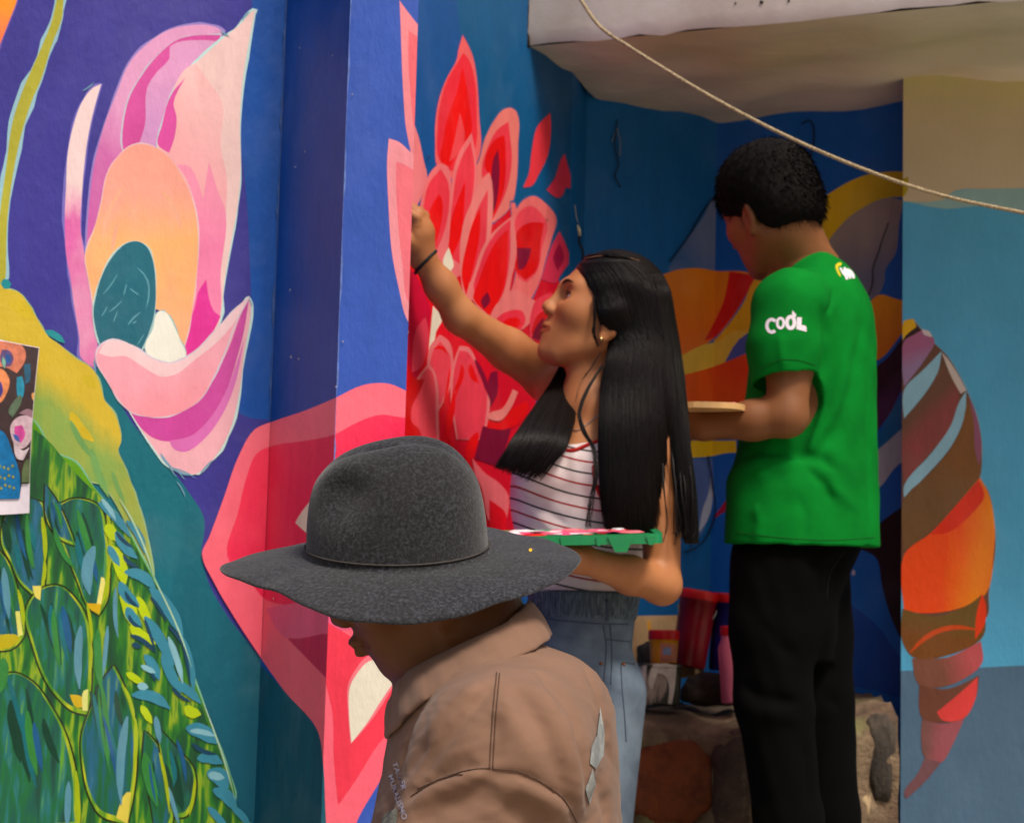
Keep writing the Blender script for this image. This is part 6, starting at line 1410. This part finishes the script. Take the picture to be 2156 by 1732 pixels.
# ---------------------------------------------------------------- rope, wires, printed sheet
RP, nt, b = newmat('pale_rope'); n1 = noise(nt, 260, 3); nt.links.new(ramp(nt, n1, [(.35, rgba((120, 104, 80))), (.65, rgba((184, 166, 134)))]), b.inputs['Base Color']); b.inputs['Roughness'].default_value = .9; bump(nt, b, n1, .7, .002)
rpts = crv([tuple(U(u, v, y)) for u, v, y in ((1120, -150, 4.42), (1215, -12, 4.36), (1262, 55, 4.34), (1330, 102, 4.30), (1400, 146, 4.26), (1510, 211, 4.20), (1680, 298, 4.14), (1860, 372, 4.08), (1985, 412, 4.05), (2160, 449, 4.0), (2500, 512, 3.9))], 14, False, False)
rp_ = tube('rope', rpts, .0038, RP, None, 8); tag(rp_, 'pale rope strung diagonally below the canopy', 'rope')
BW = plain('black_wire', (12, 12, 13), .5, .2, 60, 0)
def wire(fk, pts, r, label, mat=BW, off=.006, grp=None):
    f = FAC[fk]; P3 = [f.at(u, v, off + .004 * math.sin(i * .35) ** 2) for i, (u, v) in enumerate(crv(pts, 6, False, False))]
    o = tube('wire', P3, r, mat, None, 6); return tag(o, label, 'wire', grp)
wire('E', [(1503, 414), (1490, 428), (1452, 488), (1408, 552)], .0020, 'black wire slanting down beside the head of the person in green')
wire('E', [(1297, 254), (1290, 300), (1298, 345), (1292, 372), (1302, 396)], .0016, 'short frayed wire hanging alone on the dark blue wall under the canopy')
wire('E', [(1285, 300), (1296, 272), (1300, 290), (1303, 330)], .0010, 'pale hair-thin wire end beside the short frayed wire', plain('pale_wire', (150, 150, 140), .5, .1, 60, 0))
wire('F', [(1690, 262), (1708, 256), (1716, 300), (1706, 350), (1712, 400), (1720, 430)], .0018, 'thin black wire looping behind the short-haired head')
wire('F', [(1872, 470), (1856, 520), (1842, 560), (1838, 600), (1826, 640)], .0014, 'thin black wire along the edge of the grey petal')
wire('E', [(1488, 960), (1494, 1010), (1502, 1060), (1490, 1120), (1462, 1152), (1436, 1164)], .0018, 'black wire curling low on the blue wall between two people')
wire('D', [(1213, 482), (1212, 500), (1218, 524), (1222, 560)], .0030, 'black cable stub with a pale stripped end above the dark hair')
f = FD; o = tube('stripped_wire_end', [f.at(1207, 432, .004), f.at(1209, 460, .006), f.at(1211, 470, .008)], .0008, plain('pale_sheath', (206, 196, 160), .5, .1, 60, 0)); tag(o, 'hair-thin pale wire above the cable stub', 'wire')
o = tube('stripped_wire_end', [f.at(1208, 474, .010), f.at(1210, 484, .011), f.at(1212, 497, .011)], .0042, plain('pale_sheath', (206, 196, 160), .5, .1, 60, 0), None, 8, taper=[.4, 1, .8]); tag(o, 'cream stripped end of the cable stub above the dark hair', 'wire')
# printed reference picture taped to the left wall, its right edge curling
PAPER = plain('white_paper', (226, 218, 230), .6, .05, 80, 0); NS = 24
ps = empty('printed_sheet', FA.at(-20, 900, .01)); tag(ps, 'printed reference picture with white border and curling edge, fixed over the green bird', 'printed picture')
def sheet_uv(s_, t_):          # s_ 0..1 left to right, t_ 0..1 top to bottom
    top = (-110 + s_ * 193, 694 + s_ * 41); bot = (-110 + s_ * 172, 1088 - s_ * 6); bow = -5 * math.sin(math.pi * t_) * s_
    return top[0] * (1 - t_) + bot[0] * t_ + bow, top[1] * (1 - t_) + bot[1] * t_
def sheet_pt(s_, t_, e=0.0):
    u, v = sheet_uv(s_, t_); return FA.at(u, v, .014 + .016 * max(0, s_ - .55) ** 2 * 4 * (.5 + t_) + .003 * math.sin(5 * t_) + e)
V = [sheet_pt(i / NS, j / NS) for i in range(NS + 1) for j in range(NS + 1)]
Fc = [(i * (NS + 1) + j, i * (NS + 1) + j + 1, (i + 1) * (NS + 1) + j + 1, (i + 1) * (NS + 1) + j) for i in range(NS) for j in range(NS)]
mesh_obj('paper', V, Fc, PAPER, ps, True)
pk = [0]
def pr(pts, c, sm=True, c2=None):  # printed shape in sheet coordinates of the part in view (x 0..481, y 0..1732 of an enlargement)
    pk[0] += 1
    def inv(x, y):
        u = x * .2231; v = 708 + y * .2231; t_ = (v - 700) / 385.0; a = sheet_uv(0, max(0, min(1, t_))); b_ = sheet_uv(1, max(0, min(1, t_))); s_ = (u - a[0]) / (b_[0] - a[0])
        for _ in range(3): uu, vv = sheet_uv(s_, t_); t_ += (v - vv) / 385.0; s_ += (u - uu) / 180.0
        return max(.0, min(.995, s_)), max(.004, min(.996, t_))
    poly = [tuple(p) for p in (crv(pts, 5, True) if sm else pts)]
    bm = bmesh.new(); vs = [bm.verts.new((x, y, 0)) for x, y in poly]
    for t in tessellate_polygon([[Vector((x, y, 0)) for x, y in poly]]): bm.faces.new([vs[i] for i in t])
    for _ in range(4):
        es = [e for e in bm.edges if e.calc_length() > 60]
        if not es: break
        bmesh.ops.subdivide_edges(bm, edges=es, cuts=1); bmesh.ops.triangulate(bm, faces=bm.faces)
    for v_ in bm.verts: s_, t_ = inv(v_.co.x, v_.co.y); v_.co = sheet_pt(s_, t_, .0002 + .00012 * pk[0])
    me = bpy.data.meshes.new('print'); bm.to_mesh(me); bm.free(); me.materials.append(plain('print_ink', c, .45, .25, 90, 0)); o = bpy.data.objects.new('print', me); link(o); adopt(o, ps)
pr([(-400, 30), (0, 55), (385, 118), (345, 420), (330, 900), (310, 1180), (290, 1400), (205, 1400), (185, 1540), (-400, 1540)], (62, 46, 48), False)
pr([(-300, 60), (60, 60), (180, 80), (240, 150), (230, 260), (160, 360), (40, 300), (-300, 330)], (206, 124, 100)); pr([(20, 140), (80, 140), (130, 220), (100, 290), (30, 300), (0, 220)], (96, 74, 120)); pr([(50, 170), (90, 190), (100, 250), (60, 270)], (40, 84, 150)); pr([(30, 200), (55, 250), (45, 320), (20, 260)], (120, 170, 150))
pr([(-300, 330), (20, 320), (90, 420), (60, 560), (0, 640), (-300, 660)], (222, 140, 96)); pr([(-100, 440), (10, 440), (30, 520), (0, 590), (-100, 600)], (70, 60, 140))
pr([(160, 400), (210, 390), (230, 480), (210, 600), (180, 620), (160, 540)], (52, 140, 170)); pr([(225, 280), (285, 270), (280, 440), (240, 470)], (48, 92, 120)); pr([(300, 560), (345, 540), (350, 600), (310, 620)], (206, 150, 90))
pr([(80, 720), (190, 560), (210, 600), (120, 780)], (90, 110, 90)); pr([(100, 860), (160, 780), (260, 760), (325, 800), (320, 930), (240, 1060), (160, 1080), (110, 960)], (206, 178, 190)); pr([(140, 860), (210, 850), (240, 940), (200, 1020), (140, 930)], (204, 84, 156)); pr([(120, 930), (170, 950), (190, 1010), (150, 990)], (70, 100, 170))
pr([(180, 740), (260, 700), (325, 740), (320, 790), (250, 760)], (150, 118, 130)); pr([(130, 1010), (220, 1090), (280, 1060), (220, 1180), (160, 1160)], (214, 196, 206))
pr([(-300, 900), (20, 900), (120, 1100), (190, 1330), (185, 1540), (-300, 1540)], (24, 112, 170))
for i in range(12): x, y = (40 * (i % 4) + 6 * (i // 4)), 1230 + 90 * (i // 4) + 14 * (i % 3); pr([(x, y - 18), (x + 14, y), (x, y + 18), (x - 14, y)], (150, 150, 60))
pr([(250, 1180), (310, 1180), (295, 1390), (205, 1390), (215, 1260)], (96, 112, 76))
# ---------------------------------------------------------------- small wear on walls and canopy
CHIP = plain('bare_chip', (150, 150, 160), .9, .2, 60, 0); HOLE = plain('dark_hole', (40, 34, 30), .9, .2, 60, 0)
def specks(fk, lst, mat, name):
    f = FAC[fk]; V = []; Fc = []
    for u, v, r in lst:
        a, z = f.sz(u, v); b0 = len(V); k = 7; rr = r * f.p.length / F
        V += [f.pt(a + rr * rng.uniform(.6, 1.2) * math.cos(6.283 * i / k), z + rr * 1.3 * rng.uniform(.6, 1.2) * math.sin(6.283 * i / k), .0036) for i in range(k)] + [f.pt(a, z, .005)]
        Fc += [(b0 + i, b0 + (i + 1) % k, b0 + k) for i in range(k)]
    mesh_obj(name, V, Fc, mat, WALL[fk])
specks('B', [(635, 102, 1.6), (704, 118, 1.6), (646, 320, 2.2), (626, 352, 1.6), (615, 611, 2.4), (617, 752, 3), (633, 756, 2.2), (607, 1180, 1.4), (580, 1260, 2)], CHIP, 'paint_chip')
specks('C', [(742, 200, 2), (722, 720, 2), (708, 815, 2.4), (860, 700, 1.5)], CHIP, 'paint_chip')
specks('D', [(899, 332, 3.2), (1149, 463, 3.0), (1028, 140, 1.4)], HOLE, 'nail_hole')
specks('F', [(1798, 1205, 4.5), (1786, 1190, 2)], plain('pale_chip', (170, 170, 186), .8, .2, 60, 0), 'paint_chip')
for u, v, r in ((1607, 9, .0036), (1552, 11, .0018), (1664, 6, .0024)):
    d = ray(u, v); n_ = Vector((-dn.x, -dn.y, 0)); k_ = (Vector((fl.x, fl.y, 0)) - CAMP).dot(n_) / d.dot(n_); c = CAMP + d * k_ + n_ * .013
    q = n_.orthogonal().normalized(); q2 = n_.cross(q); V = [c + n_ * .0022 + (q * math.cos(6.283 * i / 9) + q2 * math.sin(6.283 * i / 9)) * r * rng.uniform(.7, 1.2) for i in range(9)] + [c - n_ * .002 + (q * math.cos(6.283 * i / 9) + q2 * math.sin(6.283 * i / 9)) * r * 1.2 for i in range(9)]
    mesh_obj('hole_stain', V, [tuple(range(9))] + [(i, (i + 1) % 9, 9 + (i + 1) % 9, 9 + i) for i in range(9)], HOLE, can)
# scuffed arrises of the pillar
r8 = random.Random(21)
def scuff(fk, side, z0, z1, mat, w):
    f = FAC[fk]; V = []; Fc = []; n = 70
    for i in range(n + 1):
        z = z0 + (z1 - z0) * i / n; ww = w * max(.15, r8.uniform(.2, 1) * (.6 + .4 * math.sin(i * .7)))
        a = f.L if side else 0; V += [f.pt(a, z, .0040), f.pt(a - ww if side else a + ww, z, .0040)]
    for i in range(n): Fc.append((2 * i, 2 * i + 1, 2 * i + 3, 2 * i + 2))
    mesh_obj('worn_edge', V, Fc, mat, lw)
scuff('A', 1, 1.80, 3.1, plain('worn_blue', (58, 84, 140), .8, .3, 80, .2), .006)
scuff('C', 0, 1.80, 3.1, plain('worn_blue', (104, 128, 196), .8, .3, 80, .2), .004)
